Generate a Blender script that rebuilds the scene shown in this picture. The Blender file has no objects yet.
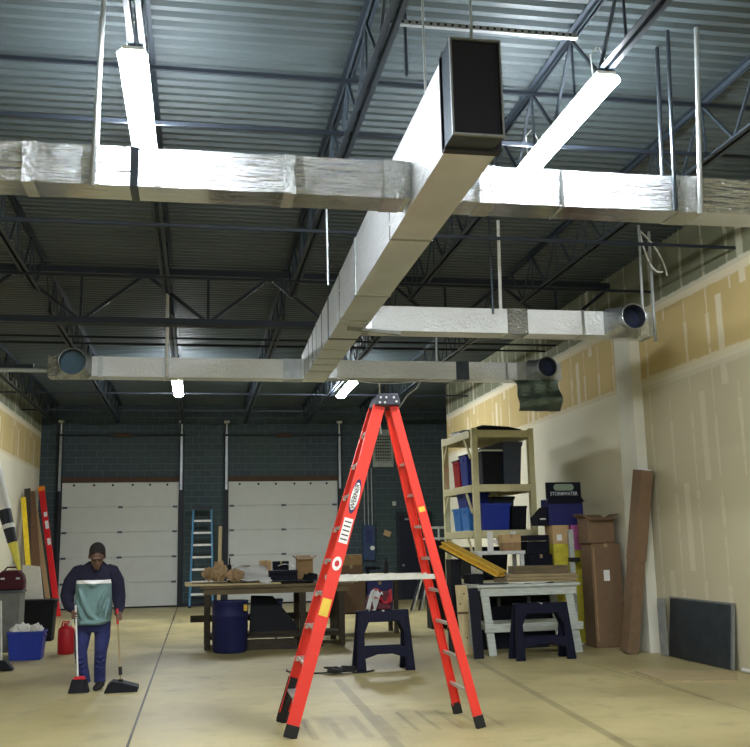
import bpy, bmesh, math, random
from mathutils import Vector, Matrix, Euler
random.seed(7)
PI = math.pi
SC = bpy.context.scene
COL = SC.collection
def V(*a): return Vector(a if len(a) > 1 else a[0])
# ------------------------------------------------------------------ materials
def lin(c):
    c = c / 255.0
    return c / 12.92 if c <= .04045 else ((c + .055) / 1.055) ** 2.4
def rgb(t): return (lin(t[0]), lin(t[1]), lin(t[2]), 1.0)
class NX:
    """tiny node-expression helper"""
    def __init__(s, nt, sock): s.nt, s.s = nt, sock
    def _m(s, op, *o, clamp=False):
        n = s.nt.nodes.new('ShaderNodeMath'); n.operation = op; n.use_clamp = clamp
        for i, x in enumerate((s,) + o):
            if isinstance(x, NX): s.nt.links.new(x.s, n.inputs[i])
            else: n.inputs[i].default_value = x
        return NX(s.nt, n.outputs[0])
    def __add__(s, o): return s._m('ADD', o)
    def __sub__(s, o): return s._m('SUBTRACT', o)
    def __mul__(s, o): return s._m('MULTIPLY', o)
    def __truediv__(s, o): return s._m('DIVIDE', o)
    def abs(s): return s._m('ABSOLUTE')
    def mod(s, o): return s._m('FLOORED_MODULO', o)
    def floor(s): return s._m('FLOOR')
    def lt(s, o): return s._m('LESS_THAN', o)
    def gt(s, o): return s._m('GREATER_THAN', o)
    def max(s, o): return s._m('MAXIMUM', o)
    def min(s, o): return s._m('MINIMUM', o)
    def clamp(s): return s._m('ADD', 0.0, clamp=True)
    def ss(s, a, b):
        n = s.nt.nodes.new('ShaderNodeMapRange'); n.interpolation_type = 'SMOOTHSTEP'
        s.nt.links.new(s.s, n.inputs[0]); n.inputs[1].default_value = a; n.inputs[2].default_value = b
        return NX(s.nt, n.outputs[0])
class Mat:
    def __init__(s, name, rough=.6, metal=0.0, spec=.5):
        s.m = bpy.data.materials.new(name); s.m.use_nodes = True
        s.nt = s.m.node_tree; s.b = s.nt.nodes['Principled BSDF']
        s.b.inputs['Roughness'].default_value = rough; s.b.inputs['Metallic'].default_value = metal
        s.b.inputs['Specular IOR Level'].default_value = spec
    def n(s, t, **k):
        x = s.nt.nodes.new(t)
        for a, b in k.items(): setattr(x, a, b)
        return x
    def link(s, a, b): s.nt.links.new(a.s if isinstance(a, NX) else a, b)
    def pos(s, world=True):
        if world:
            o = s.n('ShaderNodeNewGeometry').outputs['Position']
        else: o = s.n('ShaderNodeTexCoord').outputs['Object']
        sp = s.n('ShaderNodeSeparateXYZ'); s.link(o, sp.inputs[0]); s.vec = o
        return [NX(s.nt, sp.outputs[i]) for i in range(3)]
    def noise(s, scale, detail=4, stretch=None, rough=.5, vec=None):
        n = s.n('ShaderNodeTexNoise'); n.inputs['Scale'].default_value = scale
        n.inputs['Detail'].default_value = detail; n.inputs['Roughness'].default_value = rough
        v = vec or s.vec
        if stretch:
            mp = s.n('ShaderNodeMapping'); mp.inputs['Scale'].default_value = stretch; s.link(v, mp.inputs[0]); v = mp.outputs[0]
        s.link(v, n.inputs['Vector']); return NX(s.nt, n.outputs['Fac'])
    def mix(s, f, a, b):
        n = s.n('ShaderNodeMix', data_type='RGBA')
        for x, i in ((f, 0), (a, 6), (b, 7)):
            if isinstance(x, NX): s.link(x, n.inputs[i])
            elif hasattr(x, 'default_value'): s.link(x, n.inputs[i])
            else: n.inputs[i].default_value = x
        return n.outputs[2]
    def bump(s, h, strength=.3, dist=.02):
        b = s.n('ShaderNodeBump'); b.inputs['Distance'].default_value = dist
        if isinstance(strength, NX): s.link(strength, b.inputs['Strength'])
        else: b.inputs['Strength'].default_value = strength
        s.link(h, b.inputs['Height']); s.link(b.outputs[0], s.b.inputs['Normal'])
    def color(s, c): s.link(c, s.b.inputs['Base Color'])
def simple(name, c, rough=.6, metal=0.0, var=.16, scale=9.0, bump=0.0, bscale=40., stretch=None, spec=.4):
    m = Mat(name, rough, metal, spec); m.pos(False)
    f = m.noise(scale, 4, stretch)
    a = [min(255, x * (1 + var)) for x in c]; b = [x * (1 - var) for x in c]
    m.color(m.mix(f, rgb(b), rgb(a)))
    if bump: m.bump(m.noise(bscale, 3, stretch), bump)
    return m.m
def emis(name, c, strength):
    m = Mat(name); m.b.inputs['Emission Color'].default_value = c
    m.b.inputs['Emission Strength'].default_value = strength; m.b.inputs['Base Color'].default_value = (.9, .9, .9, 1)
    return m.m
def foil(name, c, rough, bs, strength, stretch, flat=.12, metal=.92):
    m = Mat(name, rough, metal); m.pos(False)
    h = m.noise(bs, 5, stretch, .6)
    g = m.n('ShaderNodeNewGeometry'); sp = m.n('ShaderNodeSeparateXYZ'); m.link(g.outputs['True Normal'], sp.inputs[0])
    up = NX(m.nt, sp.outputs[2]).abs()
    st = (up * -1.0 + 1.0) * strength + flat
    m.bump(h, st, .05)
    f2 = m.noise(2.2, 3)
    m.color(m.mix(f2, rgb([x * .86 for x in c]), rgb(c)))
    return m.m
# ------------------------------------------------------------------ mesh building
class MB:
    def __init__(s): s.bm = bmesh.new()
    def _add(s, verts, faces, mi=0):
        vs = [s.bm.verts.new(v) for v in verts]
        for f in faces:
            try:
                x = s.bm.faces.new([vs[i] for i in f]); x.material_index = mi
            except ValueError: pass
    def box(s, c, d, rot=None, mi=0):
        c = V(c); R = Euler(rot).to_matrix() if rot else None
        vs = []
        for x in (-.5, .5):
            for y in (-.5, .5):
                for z in (-.5, .5):
                    p = V(x * d[0], y * d[1], z * d[2])
                    vs.append(c + (R @ p if R else p))
        s._add(vs, [(0, 1, 3, 2), (4, 6, 7, 5), (0, 4, 5, 1), (2, 3, 7, 6), (0, 2, 6, 4), (1, 5, 7, 3)], mi); return s
    def bx(s, x0, x1, y0, y1, z0, z1, mi=0):
        return s.box(((x0 + x1) / 2, (y0 + y1) / 2, (z0 + z1) / 2), (x1 - x0, y1 - y0, z1 - z0), None, mi)
    def bar(s, p0, p1, w, h, up=(0, 0, 1), mi=0):
        """box along p0-p1; h measured along 'up', w across"""
        p0, p1 = V(p0), V(p1); d = (p1 - p0).normalized(); u = V(up)
        sx = d.cross(u)
        if sx.length < 1e-5: sx = d.cross(V(1, 0, 0))
        sx.normalize(); u = sx.cross(d).normalized()
        vs = [p + sx * a * w / 2 + u * b * h / 2 for p in (p0, p1) for a, b in ((-1, -1), (1, -1), (1, 1), (-1, 1))]
        s._add(vs, [(0, 3, 2, 1), (4, 5, 6, 7), (0, 1, 5, 4), (1, 2, 6, 5), (2, 3, 7, 6), (3, 0, 4, 7)], mi); return s
    def loft(s, rings, cap=True, mi=0):
        n = len(rings[0]); base = [[s.bm.verts.new(p) for p in r] for r in rings]
        for a, b in zip(base, base[1:]):
            for i in range(n):
                f = s.bm.faces.new((a[i], a[(i + 1) % n], b[(i + 1) % n], b[i])); f.material_index = mi
        if cap:
            for r in (base[0][::-1], base[-1]):
                try: s.bm.faces.new(r).material_index = mi
                except ValueError: pass
        return s
    def tube(s, p0, p1, r, r2=None, n=10, cap=True, mi=0):
        return s.path([p0, p1], [r, r if r2 is None else r2], n, cap, mi)
    def path(s, pts, r, n=8, cap=True, mi=0, flat=1.0):
        pts = [V(p) for p in pts]
        if not hasattr(r, '__len__'): r = [r] * len(pts)
        rings = []; ref = None
        for i, p in enumerate(pts):
            d = (pts[min(i + 1, len(pts) - 1)] - pts[max(i - 1, 0)]).normalized()
            if ref is None:
                ref = d.cross(V(0, 0, 1) if abs(d.z) < .9 else V(1, 0, 0)).normalized()
            a = (ref - d * ref.dot(d)).normalized(); b = d.cross(a); ref = a
            rings.append([p + (a * math.cos(t) + b * math.sin(t) * flat) * r[i] for t in [2 * PI * k / n for k in range(n)]])
        return s.loft(rings, cap, mi)
    def ell(s, c, r, rot=None, n=16, m=10, mi=0):
        c = V(c); R = Euler(rot).to_matrix() if rot else Matrix.Identity(3)
        rings = []
        for j in range(m + 1):
            t = -PI / 2 + PI * j / m; t = max(min(t, PI / 2 - .02), -PI / 2 + .02)
            rings.append([c + R @ V(r[0] * math.cos(t) * math.cos(2 * PI * k / n), r[1] * math.cos(t) * math.sin(2 * PI * k / n), r[2] * math.sin(t)) for k in range(n)])
        return s.loft(rings, True, mi)
    def prism(s, pts, a, b, axis='y', mi=0):
        """polygon pts (2D) extruded from a to b on axis"""
        def P(u, v, w):
            return {'y': V(u, w, v), 'x': V(w, u, v), 'z': V(u, v, w)}[axis]
        n = len(pts)
        vs = [P(u, v, a) for u, v in pts] + [P(u, v, b) for u, v in pts]
        s._add(vs, [tuple(range(n))[::-1], tuple(range(n, 2 * n))] + [(i, (i + 1) % n, n + (i + 1) % n, n + i) for i in range(n)], mi); return s
    def ringprism(s, outer, inner, a, b, axis='y', mi=0):
        """frame between two polygons with the same vertex count"""
        def P(u, v, w):
            return {'y': V(u, w, v), 'x': V(w, u, v), 'z': V(u, v, w)}[axis]
        n = len(outer)
        vs = [P(*p, w) for w in (a, b) for p in outer] + [P(*p, w) for w in (a, b) for p in inner]
        f = []
        for i in range(n):
            j = (i + 1) % n
            f += [(i, j, n + j, n + i), (2 * n + i, 3 * n + i, 3 * n + j, 2 * n + j), (i, 2 * n + i, 2 * n + j, j), (n + i, n + j, 3 * n + j, 3 * n + i)]
        s._add(vs, f, mi); return s
    def grid(s, fn, nu, nv, th=0.0, mi=0):
        """sheet z = fn(u,v) -> Vector, optional thickness along the normal"""
        g = [[s.bm.verts.new(fn(i / nu, j / nv)) for j in range(nv + 1)] for i in range(nu + 1)]
        for i in range(nu):
            for j in range(nv):
                s.bm.faces.new((g[i][j], g[i + 1][j], g[i + 1][j + 1], g[i][j + 1])).material_index = mi
        if th:
            r = bmesh.ops.solidify(s.bm, geom=s.bm.faces[:], thickness=th)
        return s
    def xf(s, M): s.bm.transform(M); return s
    def build(s, name, mat, parent=None, bevel=0, smooth=False, local=False, seg=2):
        bmesh.ops.recalc_face_normals(s.bm, faces=s.bm.faces[:])
        if parent is not None and not local:
            root = parent
            while root.parent: root = root.parent
            if root.type == 'EMPTY' or root.location.length: s.bm.transform(Matrix.Translation(-root.location))
        me = bpy.data.meshes.new(name); s.bm.to_mesh(me); s.bm.free()
        for m in (mat if isinstance(mat, (list, tuple)) else [mat]): me.materials.append(m)
        if smooth:
            for p in me.polygons: p.use_smooth = True
        o = bpy.data.objects.new(name, me); COL.objects.link(o)
        if parent is not None: o.parent = parent
        if bevel:
            b = o.modifiers.new('bevel', 'BEVEL'); b.width = bevel; b.segments = seg; b.limit_method = 'ANGLE'; b.angle_limit = math.radians(40)
        if smooth:
            try:
                me.set_sharp_from_angle(angle=math.radians(40))
            except Exception: pass
        return o
def tag(o, label, cat, group=None):
    o['label'] = label; o['category'] = cat
    if group: o['group'] = group
    return o
def thing(name, label, cat, loc=(0, 0, 0), rz=0, group=None):
    o = bpy.data.objects.new(name, None); COL.objects.link(o); o.empty_display_size = .1
    o.location = loc; o.rotation_euler = (0, 0, rz)
    return tag(o, label, cat, group)
def solo(name, mb, mat, label, cat, group=None, **k):
    """one-mesh thing authored in world coordinates; origin moved to its base"""
    bm = mb.bm; xs = [v.co.x for v in bm.verts]; ys = [v.co.y for v in bm.verts]; zs = [v.co.z for v in bm.verts]
    c = V((min(xs) + max(xs)) / 2, (min(ys) + max(ys)) / 2, min(zs))
    bm.transform(Matrix.Translation(-c)); o = mb.build(name, mat, **k); o.location = c
    return tag(o, label, cat, group)
def struct(name, mb, mat, parent=None, **k):
    o = mb.build(name, mat, parent, **k)
    if parent is None: o['kind'] = 'structure'
    return o
def dup(root, loc, rz=None, label=None):
    def cp(o, par):
        c = o.copy(); COL.objects.link(c)
        if par is not None: c.parent = par
        for ch in list(o.children): cp(ch, c)
        return c
    r = cp(root, None); r.location = loc
    if rz is not None: r.rotation_euler = (0, 0, rz)
    if label: r['label'] = label
    return r
def text_mesh(txt, size, depth=.002, bold=0.0):
    cu = bpy.data.curves.new('lettering', 'FONT'); cu.body = txt; cu.size = size; cu.extrude = depth; cu.offset = bold
    cu.align_x = 'CENTER'; cu.align_y = 'CENTER'; cu.resolution_u = 3
    o = bpy.data.objects.new('lettering', cu); COL.objects.link(o)
    dg = bpy.context.evaluated_depsgraph_get(); me = bpy.data.meshes.new_from_object(o.evaluated_get(dg))
    bpy.data.objects.remove(o); return me
def lettering(name, txt, size, mat, parent, M, bold=0.0, sx=1.0):
    me = text_mesh(txt, size, .001, bold); me.transform(M @ Matrix.Diagonal((sx, 1, 1, 1)))
    root = parent
    while root.parent: root = root.parent
    me.transform(Matrix.Translation(-root.location))
    me.materials.clear(); me.materials.append(mat)
    o = bpy.data.objects.new(name, me); COL.objects.link(o); o.parent = parent; return o
def frame(o, x, y):
    """matrix with origin o, local x and y axes"""
    x = V(x).normalized(); y = V(y); y = (y - x * y.dot(x)).normalized(); z = x.cross(y)
    return Matrix(((x.x, y.x, z.x, o[0]), (x.y, y.y, z.y, o[1]), (x.z, y.z, z.z, o[2]), (0, 0, 0, 1)))
# ------------------------------------------------------------------ palette
mt = {}
def P(k, *a, **kw): mt[k] = simple(k, *a, **kw); return mt[k]
P('joist_paint', (46, 56, 66), .55, .2); P('girder_paint', (30, 37, 47), .55, .2)
P('galvanised', (165, 170, 172), .35, .85, bump=.05); P('dark_galvanised', (78, 86, 94), .36, .88, var=.2, scale=5)
P('bare_steel', (150, 155, 158), .4, .8); P('strap_steel', (170, 176, 178), .45, .6)
P('black_liner', (18, 18, 34), .7); P('duct_inside_dark', (24, 34, 58), .4); P('duct_inside_lit', (70, 96, 112), .5, .3); P('white_metal', (210, 212, 210), .4)
P('door_white', (186, 190, 186), .55, var=.04, scale=3); P('door_frame', (30, 36, 44), .6); P('rust_brown', (70, 52, 40), .8)
P('navy_door', (20, 22, 42), .5); P('track_steel', (150, 156, 160), .4, .7)
P('ladder_red', (222, 48, 33), .42, var=.05, scale=4); P('ladder_dark_red', (200, 36, 40), .5, var=.08)
P('aluminium', (190, 192, 190), .38, .75); P('black_rubber', (20, 20, 22), .7); P('cap_black', (44, 46, 58), .5)
P('sticker_white', (225, 225, 225), .5, var=.05); P('sticker_yellow', (225, 190, 70), .5); P('sticker_red', (190, 40, 50), .5); P('ink_navy', (36, 34, 80), .5); P('ink_black', (20, 20, 25), .5)
P('wood_bench', (100, 88, 66), .75, var=.25, scale=4, stretch=(1, 8, 8)); P('wood_dark', (54, 48, 38), .8, var=.3, scale=4, stretch=(1, 8, 8))
P('plywood', (150, 134, 100), .7, var=.15, scale=3, stretch=(1, 6, 1)); P('pine', (186, 170, 128), .7, var=.15, scale=4, stretch=(8, 8, 1))
P('yellow_wood', (205, 165, 60), .55, var=.2, scale=5, stretch=(1, 8, 8)); P('brown_wood', (96, 70, 48), .8, var=.3, scale=6, stretch=(6, 6, 1))
P('barrel_blue', (28, 33, 76), .55, var=.08, spec=.2); P('tote_blue', (30, 52, 150), .42, var=.06); P('bin_light_blue', (52, 124, 205), .35, var=.1); P('tote_navy', (34, 42, 92), .5); P('tote_black', (22, 24, 30), .6, spec=.15); P('tote_slate', (62, 70, 86), .5)
P('horse_plastic', (20, 22, 40), .6, var=.1, spec=.12); P('paint_white_wood', (176, 182, 176), .7, var=.18, scale=7, stretch=(1, 5, 5))
P('cardboard', (150, 122, 86), .85, var=.1); P('cardboard_dark', (112, 90, 68), .85, var=.1); P('cardboard_light', (190, 160, 118), .85, var=.1)
P('black_box', (20, 22, 34), .6, spec=.15); P('box_navy', (26, 30, 92), .5); P('pill_green', (130, 146, 130), .6, var=.3, scale=60); P('letter_grey', (196, 204, 214), .6, var=.05)
P('wrap_yellow', (188, 178, 62), .3, var=.25, scale=11, bump=.4, bscale=14); P('pink_card', (176, 92, 150), .6, var=.2, scale=14)
P('shelf_beige', (206, 200, 158), .55, var=.07); P('shelf_back', (120, 124, 96), .6)
P('paper_white', (226, 226, 222), .8, var=.04); P('paper_brown', (164, 140, 106), .9, var=.2); P('bag_plastic', (205, 208, 210), .35)
P('red_plastic', (176, 26, 40), .42, var=.08); P('dark_red_cloth', (74, 30, 40), .9); P('grey_cabinet', (110, 112, 108), .6)
P('banner_white', (226, 228, 226), .6, var=.05); P('banner_black', (32, 36, 48), .6); P('banner_yellow', (232, 222, 92), .55, var=.06)
P('extension_red', (205, 30, 36), .45, var=.08); P('orange_tip', (236, 130, 30), .5); P('rail_yellow', (216, 186, 40), .5)
P('ladder_blue', (70, 130, 170), .5); P('ladder_black', (30, 34, 46), .5)
P('skin', (98, 74, 64), .55, var=.06); P('hair', (26, 22, 22), .8, bump=.5, bscale=60); P('navy_cloth', (20, 21, 44), .9, bump=.25, bscale=25)
P('jeans', (38, 44, 90), .9, var=.16, scale=10, bump=.3, bscale=22); P('shoe', (26, 24, 28), .7); P('eye', (20, 16, 14), .3); P('lip', (120, 72, 66), .5)
P('wire_white', (200, 202, 200), .5); P('wire_black', (24, 24, 28), .5); P('broom_bristle', (28, 28, 34), .95, bump=.8, bscale=80)
P('louver_grey', (150, 158, 150), .5, .3); P('box_blue_wall', (38, 60, 96), .5)
mt['lamp_glow'] = emis('lamp_glow', (.93, .97, 1.0, 1), 165.0)
mt['foil_side'] = foil('foil_side', (226, 232, 240), .13, 9, 1.9, (.32, 1.0, 2.8), metal=1.0)
mt['foil_main'] = foil('foil_main', (232, 237, 242), .45, 14, .7, (1.0, .4, 1.8), metal=.75)
mt['foil_plain'] = foil('foil_plain', (238, 243, 248), .27, 22, .42, (.8, 1, 1.2), metal=.3)
mt['foil_tape'] = foil('foil_tape', (205, 210, 212), .25, 25, .8, (1, 1, 1), .4)
mt['foil_flap'] = foil('foil_flap', (165, 182, 176), .35, 7, .7, (.6, 1, 2), .5)
# sweater: navy yoke, white stripe, teal-grey front
m = Mat('sweater_knit', .95); x, y, z = m.pos(False)
f = m.noise(14, 4)
body = m.mix(f, rgb((84, 112, 114)), rgb((112, 140, 140)))
zz = z - f * .012
c1 = m.mix(zz.gt(1.262), body, rgb((226, 226, 230))); c1 = m.mix(zz.gt(1.305), c1, rgb((20, 21, 44)))
m.color(c1); m.bump(m.noise(20, 4), .35, .02); mt['sweater_knit'] = m.m
# corrugated deck
m = Mat('deck_metal', .5, .15); m.pos()
m.color(m.mix(m.noise(1.2, 4, (1, 3, 1)), rgb((52, 62, 68)), rgb((76, 88, 92)))); mt['deck'] = m.m
# concrete floor
m = Mat('concrete', .5, 0, .45); X, Y, Z = m.pos()
n1 = m.noise(.55, 5); n2 = m.noise(2.6, 6, None, .65); n3 = m.noise(24, 3)
base = m.mix(n1.ss(.3, .7), rgb((146, 134, 92)), rgb((180, 169, 124)))
base = m.mix((n2.ss(.48, .8)) * .55, base, rgb((112, 103, 70)))
base = m.mix(n3.ss(.55, .8) * .22, base, rgb((198, 190, 156)))
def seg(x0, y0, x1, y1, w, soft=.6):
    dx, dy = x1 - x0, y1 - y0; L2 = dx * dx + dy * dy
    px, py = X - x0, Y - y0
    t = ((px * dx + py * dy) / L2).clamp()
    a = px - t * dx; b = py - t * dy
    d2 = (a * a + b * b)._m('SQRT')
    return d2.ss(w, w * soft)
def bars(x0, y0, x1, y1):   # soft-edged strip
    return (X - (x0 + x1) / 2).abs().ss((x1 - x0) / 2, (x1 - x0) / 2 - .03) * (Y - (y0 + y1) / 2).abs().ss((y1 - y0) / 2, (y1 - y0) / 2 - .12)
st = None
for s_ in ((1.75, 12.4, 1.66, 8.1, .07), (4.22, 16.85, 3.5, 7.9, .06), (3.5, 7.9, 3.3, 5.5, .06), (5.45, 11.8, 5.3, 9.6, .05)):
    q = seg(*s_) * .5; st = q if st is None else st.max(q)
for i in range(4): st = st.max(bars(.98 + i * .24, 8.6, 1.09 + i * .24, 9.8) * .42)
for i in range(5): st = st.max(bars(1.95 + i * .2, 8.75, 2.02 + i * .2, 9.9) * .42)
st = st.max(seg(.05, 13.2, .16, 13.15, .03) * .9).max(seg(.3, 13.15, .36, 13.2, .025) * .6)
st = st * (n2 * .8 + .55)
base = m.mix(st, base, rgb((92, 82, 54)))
grime = m.noise(.9, 4).ss(.5, .7) * Y.ss(12, 17) * .55
base = m.mix(grime, base, rgb((112, 110, 82)))
joint = (X + .577).abs().lt(.012).max((X - 5.3).abs().lt(.005))
base = m.mix(joint, base, rgb((12, 10, 7)))
m.color(base); m.bump(n2, .06, .02)
rr = n1 * .25 + .34; m.link(rr, m.b.inputs['Roughness']); mt['concrete'] = m.m
# drywall with taped joints
def drywall(name, yoff):
    m = Mat(name, .85, 0, .25); X, Y, Z = m.pos()
    n = m.noise(.8, 4); nf = m.noise(7, 4); w = (nf - .5) * .06
    paper = m.mix(n, rgb((178, 158, 106)), rgb((198, 178, 128)))
    low = m.mix(n, rgb((206, 202, 178)), rgb((222, 218, 198)))
    low = m.mix(Y.gt(14.0), m.mix(n, rgb((172, 165, 138)), rgb((190, 183, 156))), low)
    col = m.mix(Z.lt(4.05), paper, low)
    dim_green = m.mix(n, rgb((100, 104, 84)), rgb((120, 122, 100)))  # greenish board, with the dimness above the lamps put into its tone
    col = m.mix(Z.gt(5.16), col, dim_green)
    yy = Y + yoff
    row = (Z / 1.22).floor()
    yj = (yy + row * 1.22 * .5 + w).mod(2.44) - 1.22
    full = yj.abs().ss(.10, .05)
    ys = (yy + w * .6).mod(.61) - .305
    hseed = m.n('ShaderNodeTexWhiteNoise', noise_dimensions='2D'); cmb = m.n('ShaderNodeCombineXYZ')
    m.link((yy / .61).floor(), cmb.inputs[0]); m.link(row, cmb.inputs[1]); m.link(cmb.outputs[0], hseed.inputs['Vector'])
    hs = NX(m.nt, hseed.outputs['Value'])
    taper = (Z + hs * .4).mod(1.22) / 1.22
    studs = ys.abs() / (taper * .05 + .012)
    studs = studs.ss(1.0, .6) * (nf.ss(.3, .5)) * hs.gt(.2)
    band = (Z - 4.03 + w).abs().ss(.12, .08).max((Z - 5.14 + w).abs().ss(.10, .07)).max((Z - 2.8 + w).abs().ss(.1, .02) * .15)
    tape = full.max(studs * .8).max(band)
    k_ = (Z.lt(4.0) * -.45 + 1.0) * (Z.gt(5.24) * -.4 + 1.0)
    col = m.mix(tape * k_ * .66, col, rgb((218, 213, 192)))
    m.color(col); return m.m
mt['drywall_r'] = drywall('drywall_right', .3); mt['drywall_l'] = drywall('drywall_left', .1)
# painted block wall
m = Mat('painted_block', .7, 0, .3); X, Y, Z = m.pos()
br = m.n('ShaderNodeTexBrick'); br.inputs['Scale'].default_value = 1.0; br.inputs['Mortar Size'].default_value = .008
br.inputs['Brick Width'].default_value = .406; br.inputs['Row Height'].default_value = .203
br.inputs['Color1'].default_value = rgb((52, 64, 72)); br.inputs['Color2'].default_value = rgb((58, 71, 78)); br.inputs['Mortar'].default_value = rgb((82, 98, 102))
cb = m.n('ShaderNodeCombineXYZ'); m.link(X, cb.inputs[0]); m.link(Z, cb.inputs[1]); m.link(cb.outputs[0], br.inputs['Vector'])
m.color(m.mix(m.noise(.7, 4).ss(.3, .8) * .45, br.outputs['Color'], rgb((66, 84, 76)))); m.bump(NX(m.nt, br.outputs['Fac']) * -1.0, .3, .01); mt['block'] = m.m
# ------------------------------------------------------------------ THE SETTING
XL, XR, YB, YN, ZD = -4.67, 6.8, 29.7, -9.0, 6.06
struct('floor', MB().bx(XL - .2, 8.3, YN - .2, YB + .3, -.2, 0), mt['concrete'])
struct('wall_left', MB().bx(XL - .2, XL, YN, YB, 0, ZD + .05), mt['drywall_l'])
struct('wall_right', MB().bx(XR, XR + .2, YN, 25.6, 0, ZD + .05).bx(8.1, 8.3, 25.4, YB, 0, ZD + .05).bx(XR + .2, 8.1, 25.4, 25.6, 0, ZD + .05), mt['drywall_r'])
struct('wall_back', MB().bx(XL - .2, 8.3, YB, YB + .25, 0, ZD + .05), mt['block'])
struct('wall_front', MB().bx(XL - .2, 8.3, YN - .2, YN, 0, ZD + .05), mt['block'])
mb = MB(); prof = []; yy = YN - .2; p = .1524
while yy < YB + .25:
    prof += [(yy, ZD + .04), (yy + .05, ZD + .04), (yy + .075, ZD), (yy + .13, ZD)]; yy += p
n = len(prof)
lo = [[mb.bm.verts.new((xx, a, b)) for a, b in prof] for xx in (XL - .2, 8.3)]
for i in range(n - 1): mb.bm.faces.new((lo[0][i], lo[0][i + 1], lo[1][i + 1], lo[1][i]))
mb.bx(XL - .2, 8.3, YN - .2, YB + .25, ZD + .06, ZD + .12)
struct('ceiling', mb, mt['deck'])
struct('trim_1', MB().bx(6.63, XR, 13.65, 14.22, 0, 5.2), mt['white_metal'] if 0 else simple('column_mud', (205, 204, 190), .8, var=.05, scale=3), bevel=.01)
struct('baseboard_back', MB().bx(XL, 6.1, YB - .03, YB, 0, .1), mt['door_frame'])
# overhead doors
def overhead_door(name, x0, x1, ztop):
    y = YB - .06
    leaf = MB(); H = ztop / 5
    for k in range(5):
        leaf.bx(x0, x1, y, y + .05, k * H + .012, (k + 1) * H - .012)
        leaf.bx(x0, x1, y + .02, y + .05, k * H, (k + 1) * H)
    d = struct(name, leaf, mt['door_white'], bevel=.006)
    MB().bx(x0 - .1, x1 + .1, y - .02, YB, ztop + .01, ztop + .16).build('header_seal', mt['rust_brown'], d)
    MB().bx(x0, x1, y - .012, y + .02, .0, .05).build('bottom_seal', mt['black_rubber'], d)
    for s, xx in ((-1, x0), (1, x1)):
        a, b = sorted((xx + s * .02, xx + s * .16))
        MB().bx(a, b, y - .03, YB, 0, 5.28).build('jamb', mt['door_frame'], d)
        tx = xx + s * .07
        MB().bx(tx - .02, tx + .02, y - .13, y - .05, .05, 3.45).build('lower_track', mt['door_frame'], d)
        MB().bx(tx - .035, tx + .035, y - .13, y - .05, 3.45, 5.25).build('upper_track', mt['track_steel'], d)
        MB().bx(tx - .08, tx + .08, y - .22, y - .05, 5.5, 5.56).bar((tx, y - .1, 5.25), (tx, y - .1, 5.55), .03, .03).build('track_bracket', mt['white_metal'], d)
    for k in range(1, 5):
        for q in (.03, .5, .97):
            xx = x0 + (x1 - x0) * q
            MB().bx(xx - .07, xx + .07, y - .035, y, k * H - .03, k * H + .03).build('hinge', mt['dark_galvanised'], d, bevel=.006)
    for q in (.1, .27, .43, .6, .75, .9):
        xx = x0 + (x1 - x0) * q
        MB().tube((xx, y - .02, ztop - .08), (xx, y + .01, ztop - .08), .035).build('bolt', mt['black_rubber'], d)
    MB().tube((x0 - .2, y - .12, 5.12), (x1 + .2, y - .12, 5.12), .035).build('torsion_shaft', mt['door_frame'], d)
    MB().tube(((x0 + x1) / 2 - .25, y - .12, 5.12), ((x0 + x1) / 2 + .25, y - .12, 5.12), .06).build('torsion_spring', mt['rust_brown'], d)
overhead_door('door_1', -4.0, -.6, 3.70)
overhead_door('door_2', .9, 4.27, 3.70)
d = struct('door_3', MB().bx(6.22, 7.2, YB - .05, YB, .02, 2.6), mt['navy_door'], bevel=.005)
MB().ringprism([(6.14, 0), (7.28, 0), (7.28, 2.7), (6.14, 2.7)], [(6.22, .02), (7.2, .02), (7.2, 2.6), (6.22, 2.6)], YB - .08, YB).build('frame', mt['door_frame'], d)
MB().bx(6.4, 6.95, YB - .14, YB - .05, 2.44, 2.5).build('door_closer', mt['bare_steel'], d, bevel=.01)
MB().tube((6.32, YB - .12, 1.05), (6.32, YB - .05, 1.05), .035).build('door_knob', mt['bare_steel'], d)
# ------------------------------------------------------------------ ROOF STEEL
JX = [-4.2, -2.36, -.5, 1.35, 3.2, 5.03]
jn = ['beside the left wall', 'second from the left wall', 'carrying the left lamp', 'in the middle left of the big duct', 'carrying the right lamp', 'nearest the right wall']
def joist(x, y0, y1, zt, zb, lab, cut=.55):
    t = thing('roof_joist', lab, 'joist', (x, (y0 + y1) / 2, zb), 0, 'open web roof joists')
    a = MB()
    for s in (-1, 1):
        a.bx(x + s * .012, x + s * .062, y0, y1, zt - .008, zt) if s > 0 else a.bx(x - .062, x - .012, y0, y1, zt - .008, zt)
        a.bx(x + s * .016 - .004, x + s * .016 + .004, y0, y1, zt - .055, zt)
    a.build('top_chord', mt['joist_paint'], t)
    a = MB(); e0, e1 = y0 + cut, y1 - cut
    for s in (-1, 1):
        a.bx(*sorted((x + s * .012, x + s * .062)), e0, e1, zb, zb + .008)
        a.bx(x + s * .016 - .004, x + s * .016 + .004, e0, e1, zb, zb + .055)
    a.build('bottom_chord', mt['joist_paint'], t)
    a = MB(); k = max(2, round((e1 - e0) / 1.0)); st = (e1 - e0) / k
    a.bar((x, y0 + .1, zt - .04), (x, e0 + .03, zb + .03), .022, .022)
    for i in range(k):
        ya = e0 + i * st
        a.bar((x, ya, zb + .03), (x, ya + st / 2, zt - .03), .024, .024)
        a.bar((x, ya + st / 2, zt - .03), (x, ya + st, zb + .03), .024, .024)
        a.bar((x, ya + st / 2, zt - .03), (x, ya + st / 2, zb + .03), .018, .018)
    a.bar((x, e1 - .03, zb + .03), (x, y1 - .1, zt - .04), .022, .022)
    a.build('web', mt['joist_paint'], t)
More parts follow.
